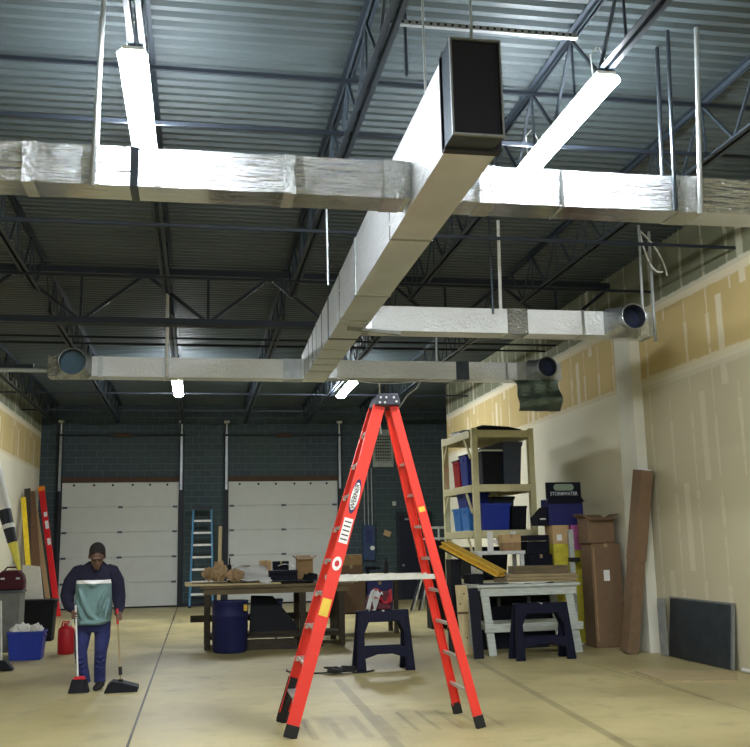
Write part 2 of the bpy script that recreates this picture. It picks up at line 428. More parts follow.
for x, l in zip(JX, jn):
    joist(x, -2.0, 14.55, ZD, 5.41, 'dark open web steel roof joist ' + l + ', front bay')
for x, l in zip(JX, ['beside the left wall', 'second from the left wall', 'in line with the far left lamp', 'in the middle', 'in line with the far right lamp', 'nearest the right wall']):
    joist(x, 14.75, YB - .02, ZD, 5.41, 'shadowed steel roof joist beyond the girder ' + l)
g = thing('roof_girder', 'dark deep steel truss girder crossing the whole roof behind the ducts', 'girder', (1, 14.65, 5.08))
MB().bx(XL, XR, 14.56, 14.64, 5.86, 5.95).bx(XL, XR, 14.66, 14.74, 5.86, 5.95).build('top_chord', mt['girder_paint'], g)
MB().bx(XL, XR, 14.55, 14.64, 5.07, 5.17).bx(XL, XR, 14.66, 14.75, 5.07, 5.17).build('bottom_chord', mt['girder_paint'], g)
a = MB(); k = 6; st = (XR - XL) / k
for i in range(k):
    xa = XL + i * st
    a.bar((xa, 14.65, 5.88), (xa + st / 2, 14.65, 5.12), .06, .05).bar((xa + st / 2, 14.65, 5.12), (xa + st, 14.65, 5.88), .06, .05).bar((xa + st / 2, 14.65, 5.12), (xa + st / 2, 14.65, 5.88), .04, .04)
a.build('web', mt['girder_paint'], g)
def rod(y, z, lab, x0=XL, x1=XR):
    solo('bridging_rod', MB().bar((x0, y, z), (x1, y, z), .03, .035), mt['girder_paint'], lab, 'bridging', 'bridging rods across the joists')
rod(6.75, 5.98, 'dark bridging rod under the deck nearest the top of the photo', XL, 1.3)
rod(8.25, 5.99, 'dark upper bridging rod crossing the joists behind the near lamps')
rod(8.2, 5.43, 'dark lower bridging rod just above the near cross duct, lit by the lamps')
rod(10.78, 5.36, 'thin bridging rod meeting the right wall above the taped band')
rod(13.1, 5.4, 'thin bridging rod in front of the girder')
rod(17.15, 5.42, 'upper of two close bridging rods behind the girder'); rod(17.75, 5.43, 'lower of two close bridging rods behind the girder')
rod(20.5, 5.42, 'bridging rod just before the far lamps'); rod(23.4, 5.42, 'bridging rod just beyond the far lamps'); rod(26.3, 5.42, 'bridging rod nearest the back wall')
a = MB()
a.bx(1.42, 2.98, 6.68, 6.72, 5.68, 5.72)
s_ = solo('slotted_strut', a, mt['strap_steel'], 'slotted steel strut with a row of holes above the open duct end', 'strut')
for i in range(26):
    h_ = MB().tube((1.47 + i * .058, 6.674, 5.70), (1.47 + i * .058, 6.682, 5.70), .012, n=8); h_.xf(Matrix.Translation(-s_.location)); h_.build('hole', mt['black_liner'], s_, local=True)
# ------------------------------------------------------------------ DUCTS
t = thing('supply_duct', 'large foil wrapped main duct running away from its open black end', 'duct', (1.83, 10.6, 4.33))
ys = [6.0, 7.0, 7.3, 8.4, 9.8, 12.0, 13.3, 14.3, 15.35]
def ztop(y): return 5.02 - .006 * (y - 6) if y < 8.4 else 5.005 - .033 * (y - 8.4)
def rect(y, g=0): return [V(1.645 - g, y, 4.33 - g), V(2.02 + g, y, 4.33 - g), V(2.02 + g, y, ztop(y) + g), V(1.645 - g, y, ztop(y) + g)]
a = MB(); a.loft([rect(y) for y in [6.0, 6.4, 6.8, 7.2, 7.6, 8.0, 8.4, 9.1, 9.8, 10.5, 11.2, 12, 12.6, 13.3, 14.3, 15.35]]); a.build('insulated_body', mt['foil_main'], t)
a = MB(); o_ = [(1.63, 4.33), (1.98, 4.33), (1.98, 5.02), (1.63, 5.02)]; i_ = [(1.638, 4.338), (1.972, 4.338), (1.972, 5.012), (1.638, 5.012)]
a.ringprism(o_, i_, 5.72, 6.02); a.build('end_collar', mt['dark_galvanised'], t)
MB().ringprism([(1.625, 4.325), (1.985, 4.325), (1.985, 5.025), (1.625, 5.025)], i_, 5.70, 5.725).build('end_flange', mt['bare_steel'], t)
MB().bx(1.638, 1.972, 5.74, 5.75, 4.338, 5.012).build('opening', mt['black_liner'], t)  # flat dark plate painting the shade inside the open duct
MB().ringprism([(1.63, 4.315), (2.035, 4.315), (2.035, 5.04), (1.63, 5.04)], [(1.66, 4.34), (2.005, 4.34), (2.005, 5.02), (1.66, 5.02)], 5.93, 6.0).build('insulation_edge', mt['ladder_black'], t)
for y in (9.8, 12.0, 13.3, 14.3):
    MB().loft([rect(y, .008), rect(y + .07, .008)]).build('joint_band', mt['strap_steel'] if y != 12.0 else mt['dark_galvanised'], t, bevel=.003)
for y in (7.9, 11.0, 12.7, 13.8):
    MB().loft([rect(y, .003), rect(y + .05, .003)]).build('tape_band', mt['foil_tape'], t)
def branch(name, lab, x0, x1, yf, yr, zb, zt, mats, bands, tapes=(), bare=None, end=None):
    t = thing(name, lab, 'duct', ((x0 + x1) / 2, (yf + yr) / 2, zb), 0, 'foil wrapped branch ducts')
    a = MB(); n = max(2, int(abs(x1 - x0) / .4))
    a.loft([[V(x, yf, zb), V(x, yr, zb), V(x, yr, zt), V(x, yf, zt)] for x in [x0 + (x1 - x0) * i / n for i in range(n + 1)]])
    a.build('insulated_body', mats, t)
    for x, w, mm in bands:
        g = .006
        MB().bx(x, x + w, yf - g, yr + g, zb - g, zt + g).build('joint_band', mt[mm], t)
    return t
b1 = branch('branch_duct', 'near foil wrapped cross duct left of the main duct', -4.4, 1.64, 7.0, 7.31, 4.36, 4.67, mt['foil_side'],
       [(-1.32, .09, 'foil_tape'), (.62, .09, 'foil_tape'), (1.42, .16, 'foil_tape'), (-.54, .06, 'dark_galvanised')])  # last entry draws a narrow dark band round the duct
b2 = branch('branch_duct', 'near foil wrapped cross duct right of the main duct', 2.025, 6.5, 7.0, 7.31, 4.36, 4.67, mt['foil_side'],
       [(2.2, .14, 'foil_tape'), (2.9, .02, 'strap_steel'), (3.93, .22, 'foil_tape')])
b3 = branch('branch_duct', 'middle foil wrapped cross duct ending at the right in a round opening', 2.025, 5.98, 11.6, 11.92, 4.355, 4.68, mt['foil_plain'],
       [(2.04, .1, 'galvanised'), (3.95, .28, 'foil_tape'), (4.98, .04, 'galvanised'), (5.94, .05, 'strap_steel')])
b4 = branch('branch_duct', 'far foil wrapped cross duct left of the main duct', -2.28, 1.64, 14.9, 15.22, 4.31, 4.62, mt['foil_plain'],
       [(1.3, .3, 'galvanised'), (-1.55, .07, 'galvanised'), (-.58, .12, 'strap_steel'), (-2.29, .22, 'foil_tape')])
b5 = branch('branch_duct', 'far foil wrapped cross duct right of the main duct', 2.025, 5.98, 14.9, 15.22, 4.33, 4.62, mt['foil_plain'],
       [(2.04, .12, 'galvanised'), (4.15, .22, 'dark_galvanised'), (5.0, .04, 'galvanised'), (5.2, .16, 'galvanised')])
def boot(par, xc, zc, half, y, ln, r, xoff, mat, lname='boot', omat='duct_inside_dark'):
    n = 24; sq = []; ci = []
    for k in range(n):
        th = 2 * PI * (k + .5) / n; c, s = math.cos(th), math.sin(th); m_ = max(abs(c), abs(s))
        sq.append(V(xc + half * c / m_, y, zc + (half * .78) * s / m_)); ci.append(V(xc + xoff + r * c, y - ln, zc + .02 + r * s))
    mid = [p - V(0, ln * .25, 0) for p in ci]
    lip = [p - V(0, .12, 0) for p in ci]
    b = MB().loft([sq, ci, lip], cap=False).build(lname, mat, par)
    inner = [V(p.x, p.y, p.z) for p in ci]
    c0 = V(xc + xoff, 0, zc + .02)
    b2_ = MB().loft([[V(c0.x + (p.x - c0.x) * .97, p.y + .02, c0.z + (p.z - c0.z) * .97) for p in lip], [V(c0.x + (p.x - c0.x) * .97, p.y + .1, c0.z + (p.z - c0.z) * .97) for p in ci]], cap=False).build('inner_sleeve', mt['dark_galvanised'], b)
    rr = [V(c0.x + r * .97 * math.cos(2 * PI * k / n), y - ln + .08, c0.z + r * .97 * math.sin(2 * PI * k / n)) for k in range(n)]
    mb = MB(); mb._add(rr, [tuple(range(n))]); mb.build('opening', mt[omat], b)  # flat disc; shade and light inside the duct are put into its colour
    MB().path([V(c0.x + r * 1.01 * math.cos(2 * PI * k / n), y - ln - .115, c0.z + r * 1.01 * math.sin(2 * PI * k / n)) for k in range(n + 1)], .008, 6, False).build('rim', mt['bare_steel'], b)
boot(b3, 5.55, 4.52, .26, 11.6, .22, .165, .02, mt['galvanised'])
boot(b5, 5.6, 4.48, .24, 14.9, .2, .165, .02, mt['galvanised'])
boot(b4, -1.9, 4.47, .26, 14.9, .14, .2, .0, mt['galvanised'], omat='duct_inside_lit')
# hanging foil flap
def ff(u, v):
    x = 5.12 + .74 * u + .06 * v; z = 4.32 - .52 * v; y = 14.86 - .12 * math.sin(v * PI) - .05 * math.sin(v * 9 + u * 2) + .02 * math.sin(u * 17)
    return V(x, y, z)
MB().grid(ff, 18, 14, .012).build('loose_insulation_flap', mt['foil_flap'], b5, smooth=True)['label'] = 'torn foil flap hanging below the duct end'
# hangers
def hanger(p0, p1, lab, r=.014, flatb=False, mat='strap_steel'):
    a = MB()
    if flatb: a.bar(p0, p1, .035, .006, (0, 1, 0))
    else: a.tube(p0, p1, r, n=8)
    solo('duct_hanger', a, mt[mat], lab, 'hanger', 'duct hangers')
hanger((-.765, 6.98, 6.04), (-.81, 6.98, 4.34), 'bright hanger rod in front of the near duct left of the left lamp', .02)
hanger((-.83, 7.34, 5.9), (-.82, 7.34, 4.6), 'hanger rod behind the near duct left of the left lamp', .016)
hanger((4.22, 6.97, 6.04), (4.11, 6.97, 4.34), 'long bright hanger pipe in front of the near duct at far right', .022)
hanger((3.95, 6.98, 6.0), (3.89, 6.98, 4.36), 'dark hanger strap just left of the bright pipe on the right duct', .018, mat='dark_galvanised')
hanger((4.03, 7.33, 6.04), (3.98, 7.33, 4.6), 'short looking hanger strap behind the right duct near the right lamp', .02, mat='dark_galvanised')
hanger((-.52, 14.86, 5.75), (-.51, 14.86, 4.32), 'white hanger strap above the far left duct', .026, mat='white_metal')
hanger((3.83, 14.86, 5.42), (3.82, 14.86, 4.6), 'left hanger rod of the pair on the far right duct', .016)
hanger((3.92, 15.25, 5.42), (3.91, 15.25, 4.6), 'right hanger rod of the pair on the far right duct', .016)
hanger((3.75, 11.57, 5.95), (3.75, 11.57, 4.6), 'left hanger rod of the bright pair above the middle duct', .016, mat='dark_galvanised')
hanger((4.0, 11.95, 6.02), (3.98, 11.95, 4.6), 'right bright hanger rod of the pair above the middle duct', .024, mat='white_metal')
hanger((5.88, 11.57, 5.9), (5.85, 11.57, 4.6), 'left hanger of the pair above the round duct opening', .02)
hanger((6.22, 11.95, 5.95), (6.2, 11.95, 4.36), 'right hanger of the pair above the round duct opening', .024)
hanger((1.36, 10.0, 5.42), (1.37, 10.0, 4.48), 'thin rod hanging left of the main duct midway', .012)
hanger((1.6, 6.9, 6.04), (1.6, 6.9, 5.36), 'short threaded rod ending in the air left of the open duct end', .016, mat='dark_galvanised')
hanger((1.65, 6.5, 6.04), (1.65, 6.5, 5.0), 'thin light rod holding the left edge of the open duct end', .01)
hanger((2.0, 6.4, 6.04), (2.0, 6.4, 5.0), 'thin light rod above the top of the open duct end', .012)
for pts, lab in (([(5.88, 11.57, 5.85), (5.95, 11.57, 5.4), (6.05, 11.57, 5.2), (6.18, 11.57, 5.25)], 'left loop of grey wire beside the round duct opening'), ([(6.05, 11.9, 5.95), (6.3, 11.9, 5.75), (6.42, 11.9, 5.45), (6.42, 11.9, 5.3)], 'right loop of grey wire beside the round duct opening')):
    cv = [V(p) for p in pts]
    solo('wire_loop', MB().path([cv[0].lerp(cv[1], t) .lerp(cv[1].lerp(cv[2], t), t).lerp(cv[1].lerp(cv[2], t).lerp(cv[2].lerp(cv[3], t), t), t) for t in [i / 14 for i in range(15)]], .012, 6), mt['wire_white'], lab, 'wire', 'wire loops')
solo('support_pipe', MB().tube((-4.67, 15.06, 4.42), (-2.285, 15.06, 4.42), .035), mt['strap_steel'], 'light grey pipe from the left wall to the far left duct end', 'pipe')
solo('support_bar', MB().bx(-4.67, -2.6, 15.5, 15.56, 4.52, 4.6), mt['girder_paint'], 'short dark bar above the grey pipe at the left wall', 'bar')
solo('duct_strut', MB().bar((1.78, 11.3, 4.305), (2.45, 11.3, 4.25), .04, .04), mt['grey_cabinet'], 'short steel strut under the main duct beside the middle duct', 'strut')
solo('hanging_wire', MB().path([(2.05 + 1.75 * i / 16, 14.7, 4.31 - .10 * math.sin(PI * i / 16)) for i in range(17)], .008, 6), mt['wire_white'], 'white wire sagging below the far right duct above the ladder', 'wire')
solo('drop_wire', MB().path([(2.82, 14.7, 4.21), (2.82, 14.7, 4.0), (2.81, 14.7, 3.6), (2.83, 14.7, 3.4)], .012, 6), mt['wire_white'], 'wire dropping behind the top of the red ladder', 'wire')
solo('loose_wire', MB().path([(4.35, 18, 4.95), (4.2, 18, 4.7), (4.0, 18, 4.55), (3.9, 18, 4.4), (3.8, 18, 4.25)], .014, 6), mt['wire_white'], 'loose light wire dangling right of the ladder top', 'wire')
# ------------------------------------------------------------------ LAMPS
def lamp(x, yc, ln, lab, z=5.36):
    t = thing('strip_light', lab, 'lamp', (0, 0, 0), 0, 'strip lights'); 
    t.location = (x, yc, z)
    h = ln / 2
    MB().bx(-.082, .082, -h, h, 0, .035).build('housing', mt['white_metal'], t, bevel=.006, local=True)
    prof = [(u * .88, w * .9) for u, w in [(-.095, .0), (-.125, -.035), (-.115, -.065), (-.075, -.095), (0, -.105), (.075, -.095), (.115, -.065), (.125, -.035), (.095, .0)]]
    a = MB(); a.loft([[V(u, yy, w) for u, w in prof] for yy in (-h + .03, h - .03)])
    a.build('diffuser', mt['lamp_glow'], t, local=True)
    for s in (-1, 1):
        MB().loft([[V(u * 1.04, yy, w * 1.04) for u, w in prof] for yy in (s * h, s * (h - .03))]).build('end_cap', mt['lamp_glow'], t, local=True)
        MB().path([(-.05, s * (h - .15), .03), (-.06, s * (h - .15), .25), (.0, s * (h - .15), .32)], .006, 6).build('hanging_wire', mt['wire_white'], t, local=True)
        MB().path([(.05, s * (h - .15), .03), (.07, s * (h - .15), .2), (.02, s * (h - .15), .32)], .006, 6).build('hanging_wire', mt['wire_white'], t, local=True)
    return t
L1 = lamp(-.53, 7.75, 1.9, 'bright strip light at upper left above the near duct')
dup(L1, (3.2, 7.6, 5.36), label='bright strip light at upper right above the near duct')
dup(L1, (-.5, 22.0, 5.36), label='small far strip light below the far left duct')
dup(L1, (3.42, 22.0, 5.36), label='small far strip light beside the main duct far end above the ladder')
def area(n, loc, sx, sy, e, col=(.95, .98, 1.0)):
    l = bpy.data.lights.new(n, 'AREA'); l.shape = 'RECTANGLE'; l.size = sx; l.size_y = sy; l.energy = e; l.color = col
    o = bpy.data.objects.new(n, l); COL.objects.link(o); o.location = loc; return o
# the same lamp rows go on behind the photographer
for x in (-.5, 3.2): area('rear_lamp', (x, -4.5, 5.3), .25, 2.4, 950)
# ------------------------------------------------------------------ RED STEPLADDER
t = thing('stepladder', 'tall red fibreglass stepladder standing open in the middle of the floor', 'ladder', (1.7, 9.18, 0))
def rail(name, foot, top, w, yin, dark=False):
    """channel: web in the XZ plane, flanges towards yin"""
    f, tp = V(foot), V(top); d = (tp - f).normalized(); side = V(0, 1, 0).cross(d).normalized()
    a = MB(); a.bar(f, tp, .008, w, side)
    for s in (-1, 1): a.bar(f + side * s * (w / 2 - .004) + V(0, yin * .018, 0), tp + side * s * (w / 2 - .004) + V(0, yin * .018, 0), .036, .008, side)
    r = a.build(name, mt['ladder_red'], t, bevel=.002)
    return r, f, tp, d, side
FN = rail('front_rail', (.84, 8.80, .09), (1.725, 9.02, 3.0), .115, 1)
FF = rail('front_rail', (.84, 9.58, .09), (1.725, 9.32, 3.0), .115, -1)
RN = rail('rear_rail', (2.535, 8.78, .09), (1.87, 9.03, 3.0), .085, 1)
RF = rail('rear_rail', (2.535, 9.56, .09), (1.87, 9.31, 3.0), .085, -1)
for r, w in ((FN, .12), (FF, .12), (RN, .09), (RF, .09)):
    f, d = r[1], r[3]
    MB().bar(f - d * .09, f + d * .02, .05, w, r[4]).build('rubber_foot', mt['black_rubber'], t, bevel=.004)
def on(r, z): f, tp = r[1], r[2]; return f.lerp(tp, (z - f.z) / (tp.z - f.z))
for k in range(1, 10):
    z = .305 * k; p, q = on(FN, z), on(FF, z)
    st = MB().box(((p.x + q.x) / 2 + .0, (p.y + q.y) / 2, z), (.085, q.y - p.y - .01, .028)).build('step', mt['aluminium'], t, bevel=.003)
    for pp, s in ((p, -1), (q, 1)):
        MB().box((pp.x - .045, pp.y - s * .012, z - .012), (.035, .02, .05)).build('bracket', mt['aluminium'], st, bevel=.004)
for k in range(1, 9):
    z = .305 * k; p, q = on(RN, z), on(RF, z)
    MB().box(((p.x + q.x) / 2, (p.y + q.y) / 2, z), (.03, q.y - p.y, .03)).build('rear_brace', mt['aluminium'], t, bevel=.003)
for r in (FN, FF):
    p, q = on(r, .12), on(r, .3)
    MB().bar(p + V(-.02, .02 if r is FN else -.02, 0), q + V(-.02, .25 if r is FN else -.25, 0), .03, .006).build('foot_brace', mt['ladder_black'], t)
MB().bar(on(FF, .03) + V(-.02, -.004, 0), on(FF, .42) + V(-.02, -.004, 0), .05, .09, FF[4]).build('shaded_boot', mt['black_rubber'], t, bevel=.005)  # dark sleeve: black boot plus the far rail's shadow put in as colour
# cap
pr = [(1.675, 3.0), (1.925, 3.0), (1.925, 3.05), (1.9, 3.115), (1.715, 3.115), (1.69, 3.06)]
cap = MB().prism(pr, 8.97, 9.36).build('top_cap', mt['cap_black'], t, bevel=.008)
for xx, zz in ((1.72, 3.025), (1.77, 3.025), (1.73, 3.075), (1.785, 3.075), (1.86, 3.075), (1.885, 3.035)):
    MB().tube((xx, 8.972, zz), (xx, 8.962, zz), .011, n=8).build('rivet', mt['aluminium'], cap)
# spreaders with a hinge
for fa, ra in ((FN, RN), (FF, RF)):
    s = .014 if fa is FN else -.014
    p, q = on(fa, 1.36) + V(0, s, 0), on(ra, 1.36) + V(0, s, 0)
    m_ = p.lerp(q, .22)
    sp = MB().bar(p, m_, .006, .045).bar(m_ + V(0, s * .5, 0), q + V(0, s * .5, 0), .006, .045).build('spreader', mt['aluminium'], t)
    MB().tube(m_ - V(0, .014, 0), m_ + V(0, .014, 0), .028).build('spreader_hinge', mt['aluminium'], sp)
# stickers on the outer web of the near front rail
d, sd = FN[3], FN[4]
def sticker(z, h, w, mat, name='sticker', rail_=FN, oval=False):
    c = on(rail_, z) + V(0, -.0052, 0); dd = rail_[3]; ss_ = V(0, 1, 0).cross(dd).normalized()
    if oval: pts = [(c + dd * (h / 2 * math.cos(a)) + ss_ * (w / 2 * math.sin(a))) for a in [2 * PI * k / 28 for k in range(28)]]
    else: pts = [c + dd * a * h / 2 + ss_ * b * w / 2 for a, b in ((-1, -1), (1, -1), (1, 1), (-1, 1))]
    n = len(pts); mb = MB()
    mb._add([p for p in pts] + [p + V(0, -.0016, 0) for p in pts], [tuple(range(n)), tuple(range(n, 2 * n))] + [(i, (i + 1) % n, n + (i + 1) % n, n + i) for i in range(n)])
    return mb.build(name, mt[mat], t), c, dd, ss_
o_, c_, dd, ss_ = sticker(2.12, .34, .082, 'ink_navy', 'maker_plate', oval=True)
o2, c2, dd, ss_ = sticker(2.12, .27, .076, 'sticker_white', 'maker_label', oval=True); 
for v in o2.data.vertices: v.co.y -= .0012
lettering('lettering', 'WERNER', .062, mt['ink_black'], t, frame(c2 + V(0, -.0045, 0), dd, V(0, -1, 0).cross(dd)), .0, .98)
sticker(1.80, .24, .085, 'sticker_white', 'warning_sticker')
for k in range(5):
    so, c3, dd, ss_ = sticker(1.72 + k * .04, .012, .065, 'ink_black', 'print_line')
    for v in so.data.vertices: v.co.y -= .001
sticker(1.50, .13, .085, 'sticker_white', 'round_sticker', oval=True)
so, *_ = sticker(1.50, .06, .045, 'sticker_red', 'sticker_emblem', oval=True)
for v in so.data.vertices: v.co.y -= .001
sticker(1.11, .16, .085, 'sticker_yellow', 'caution_sticker')
sticker(1.99, .05, .06, 'sticker_yellow', 'caution_sticker', RN)
# ------------------------------------------------------------------ PERSON
def remeshed(mb, name, mat, parent, voxel, smooth=3):
    o = mb.build('tmp', mat, parent)
    r = o.modifiers.new('r', 'REMESH'); r.mode = 'VOXEL'; r.voxel_size = voxel; r.use_smooth_shade = True
    if smooth:
        s = o.modifiers.new('s', 'SMOOTH'); s.iterations = smooth; s.factor = .5
    dg = bpy.context.evaluated_depsgraph_get(); me = bpy.data.meshes.new_from_object(o.evaluated_get(dg)); me.name = name
    old = o.data; o.modifiers.clear(); o.data = me; bpy.data.meshes.remove(old); o.name = name
    me.materials.clear()
    for m in (mat if isinstance(mat, list) else [mat]): me.materials.append(m)
    for p in me.polygons: p.use_smooth = True
    return o
def ring(c, rx, ry, n=20, tilt=0.0):
    return [V(c[0] + rx * math.cos(a), c[1] + ry * math.sin(a), c[2] - math.sin(a) * ry * tilt) for a in [2 * PI * k / n for k in range(n)]]
man = thing('person', 'person in navy and grey sweater bowing over a broom near the left doorway', 'person', (-1.27, 12.55, 0))
HC = V(-1.222, 12.36, 1.60); HR = Euler((.58, 0, .12)); HK = 1.16
hm = HR.to_matrix()
def hp(x, y, z): return HC + hm @ V(x * HK, y * HK, z * HK)
def hr(*r): return tuple(q * HK for q in r)
b = MB()
b.ell(hp(0, .01, .02), hr(.077, .097, .105), HR).ell(hp(0, -.022, -.055), hr(.06, .072, .066), HR).ell(hp(0, -.06, -.1), hr(.034, .03, .025), HR)
b.path([hp(0, -.088, .015), hp(0, -.108, -.022), hp(0, -.098, -.038)], [.010, .016, .012], 10)
b.path([hp(-.05, -.083, .028), hp(0, -.094, .03), hp(.05, -.083, .028)], [.008, .012, .008], 8)
b.path([hp(-.022, -.088, -.066), hp(0, -.096, -.064), hp(.022, -.088, -.066)], [.007, .011, .007], 8)
for s in (-1, 1): b.ell(hp(s * .08, .008, -.005), hr(.012, .024, .034), HR, 10, 6)
b.path([(-1.25, 12.53, 1.42), (-1.24, 12.48, 1.50), hp(0, .025, -.03)], [.08, .068, .064], 14)
tor = [((-1.27, 12.62, .72), .17, .12), ((-1.27, 12.62, .86), .18, .125), ((-1.27, 12.61, 1.05), .165, .115), ((-1.265, 12.58, 1.25), .19, .12), ((-1.26, 12.54, 1.38), .19, .105), ((-1.25, 12.51, 1.44), .11, .085)]
b.loft([ring(*r) for r in tor])
RA = [(-1.445, 12.55, 1.425), (-1.55, 12.57, 1.29), (-1.592, 12.59, 1.12), (-1.55, 12.48, 1.005), (-1.475, 12.385, .955)]
LA = [(-1.075, 12.55, 1.425), (-.995, 12.57, 1.29), (-.968, 12.59, 1.11), (-.95, 12.48, .97), (-.955, 12.375, .905)]
for A in (RA, LA): b.path(A, [.062, .056, .044, .039, .027], 12)
LEG = [[(-1.37, 12.62, .80), (-1.395, 12.61, .62), (-1.405, 12.585, .45), (-1.385, 12.61, .28), (-1.345, 12.62, .07)],
       [(-1.165, 12.62, .80), (-1.155, 12.61, .62), (-1.165, 12.575, .45), (-1.175, 12.61, .28), (-1.17, 12.62, .07)]]
for L in LEG:
    b.path(L, [.085, .078, .055, .052, .036], 12)
    b.path([V(L[-1]) + V(0, .02, -.02), V(L[-1]) + V(0, -.12, -.035)], [.034, .03], 10)
PR0, PR1 = V(-1.455, 12.335, 1.02), V(-1.40, 12.33, .15)       # broom handle
PL0, PL1 = V(-.965, 12.325, .945), V(-.895, 12.27, .14)        # dustpan handle
def grip(b, wrist, P0, P1, z, side):
    """hand round a pole: palm on the outer side, four bent fingers wrapping the front, thumb from the palm's inner edge"""
    ax = (P0 - P1).normalized(); c = P1 + ax * ((z - P1.z) / ax.z)
    u = V(side, 0, 0); u = (u - ax * u.dot(ax)).normalized(); v = ax.cross(u).normalized()
    if v.y < 0: v = -v                # v points away from the camera
    pal = c + u * .026 + v * .012
    b.path([V(wrist), pal + ax * .045 + v * .012, pal + ax * .0, pal - ax * .042], [.027, .03, .03, .024], 12, flat=.72)
    for i, (ln, rr) in enumerate(((.92, .0088), (1.0, .0092), (.95, .0088), (.8, .0078))):
        o_ = c + ax * (.034 - .0235 * i); pts = []
        for k in range(7):
            a = math.radians(60 - (235 * ln) * k / 6)
            pts.append(o_ + (u * math.cos(a) + v * math.sin(a)) * (.0225 - .0012 * k))
        b.path(pts, [rr * (1.1 - .045 * k) for k in range(7)], 8)
    tb = [pal + ax * .05 + v * .012, c + ax * .062 + v * .026 - u * .004, c + ax * .060 + v * .016 - u * .022, c + ax * .056 - v * .004 - u * .024]
    b.path(tb, [.014, .0115, .0105, .0085], 8)
    return c
grip(b, RA[-1], PR0, PR1, .90, -1); grip(b, LA[-1], PL0, PL1, .865, 1)
body = remeshed(b, 'body', mt['skin'], man, .0052, 2)
for s in (-1, 1): MB().ell(hp(s * .031, -.083, .008), hr(.012, .008, .007), HR, 10, 6).build('eye', mt['eye'], man, smooth=True)
b = MB()
b.ell(hp(0, .026, .05), hr(.086, .101, .09), HR).ell(hp(0, .06, -.01), hr(.079, .07, .085), HR)
for s in (-1, 1): b.ell(hp(s * .074, .01, .03), hr(.012, .04, .04), HR, 10, 6)
remeshed(b, 'hair', mt['hair'], man, .008, 3)
b = MB()
b.loft([ring(*r, tilt=.12) for r in [((-1.285, 12.62, .75), .195, .15), ((-1.285, 12.62, .77), .212, .165), ((-1.28, 12.615, .82), .228, .178), ((-1.275, 12.605, .93), .232, .182), ((-1.27, 12.60, 1.05), .228, .172), ((-1.267, 12.585, 1.2), .232, .165), ((-1.264, 12.565, 1.32), .248, .155), ((-1.26, 12.545, 1.41), .24, .135), ((-1.255, 12.525, 1.47), .19, .115), ((-1.25, 12.51, 1.51), .125, .098), ((-1.245, 12.50, 1.54), .09, .088)]])
for p in ([(-1.45, 12.46, 1.22), (-1.38, 12.415, 1.05), (-1.30, 12.415, .9), (-1.2, 12.43, .82)], [(-1.10, 12.45, 1.2), (-1.17, 12.41, 1.02), (-1.2, 12.415, .88)], [(-1.49, 12.54, 1.1), (-1.44, 12.455, .98), (-1.38, 12.425, .86), (-1.33, 12.44, .8)], [(-1.06, 12.50, 1.08), (-1.10, 12.435, .95), (-1.12, 12.43, .84)], [(-1.50, 12.56, .86), (-1.40, 12.44, .80), (-1.2, 12.425, .795), (-1.06, 12.5, .82)], [(-1.4, 12.43, 1.31), (-1.27, 12.40, 1.25), (-1.14, 12.425, 1.30)]):
    b.path(p, [.008] + [.03] * (len(p) - 2) + [.008], 10)
remeshed(b, 'sweater', mt['sweater_knit'], man, .011, 14)
for A, S in ((RA, -1), (LA, 1)):
    a = [V(p) for p in A]; b = MB()
    b.path([a[0] + V(-S * .05, -.01, .0), a[0] + V(S * .02, 0, -.02), a[0].lerp(a[1], .6), a[1], a[1].lerp(a[2], .5), a[2], a[2].lerp(a[3], .5), a[3], a[3].lerp(a[4], .8)], [.085, .094, .094, .091, .089, .085, .078, .066, .05], 16)
    for k in range(5): b.path([a[2].lerp(a[3], k / 5) + V(-.05, -.03, .03), a[2].lerp(a[3], k / 5) + V(0, -.075, .0), a[2].lerp(a[3], k / 5) + V(.05, -.03, -.02)], [.006, .014, .006], 8)
    remeshed(b, 'sleeve', mt['navy_cloth'], man, .011, 4)['label'] = 'navy sweater sleeve'
    e = a[3].lerp(a[4], .8); dd = (a[4] - a[3]).normalized()
    MB().path([e - dd * .01, e + dd * .035], [.05, .042], 14).build('cuff', mt['navy_cloth'], man, smooth=True)
b = MB()
b.loft([ring(*r) for r in [((-1.275, 12.62, .68), .185, .12), ((-1.275, 12.62, .75), .2, .14), ((-1.27, 12.62, .85), .19, .135)]])
for L in LEG:
    b.path(L, [.108, .097, .078, .071, .071], 16)
    for k in range(4): b.path([V(L[2]) + V(-.07, -.03, -.06 - k * .06), V(L[2]) + V(0, -.085, -.08 - k * .06), V(L[2]) + V(.07, -.03, -.05 - k * .06)], [.005, .013, .005], 8)
remeshed(b, 'jeans', mt['jeans'], man, .011, 3)
for L, yaw in zip(LEG, (.12, -.12)):
    c = V(L[-1][0], 12.56, 0); r = []
    for y_, w_, h_ in ((.12, .03, .06), (.105, .042, .1), (.04, .046, .11), (-.04, .05, .085), (-.11, .052, .065), (-.16, .042, .05), (-.185, .02, .03)):
        r.append([V(c.x + w_ * math.cos(a) - yaw * y_, c.y + y_, max(.002, h_ / 2 + h_ / 2 * math.sin(a))) for a in [2 * PI * k / 14 for k in range(14)]])
    sh = MB().loft(r).build('shoe', mt['shoe'], man, smooth=True)
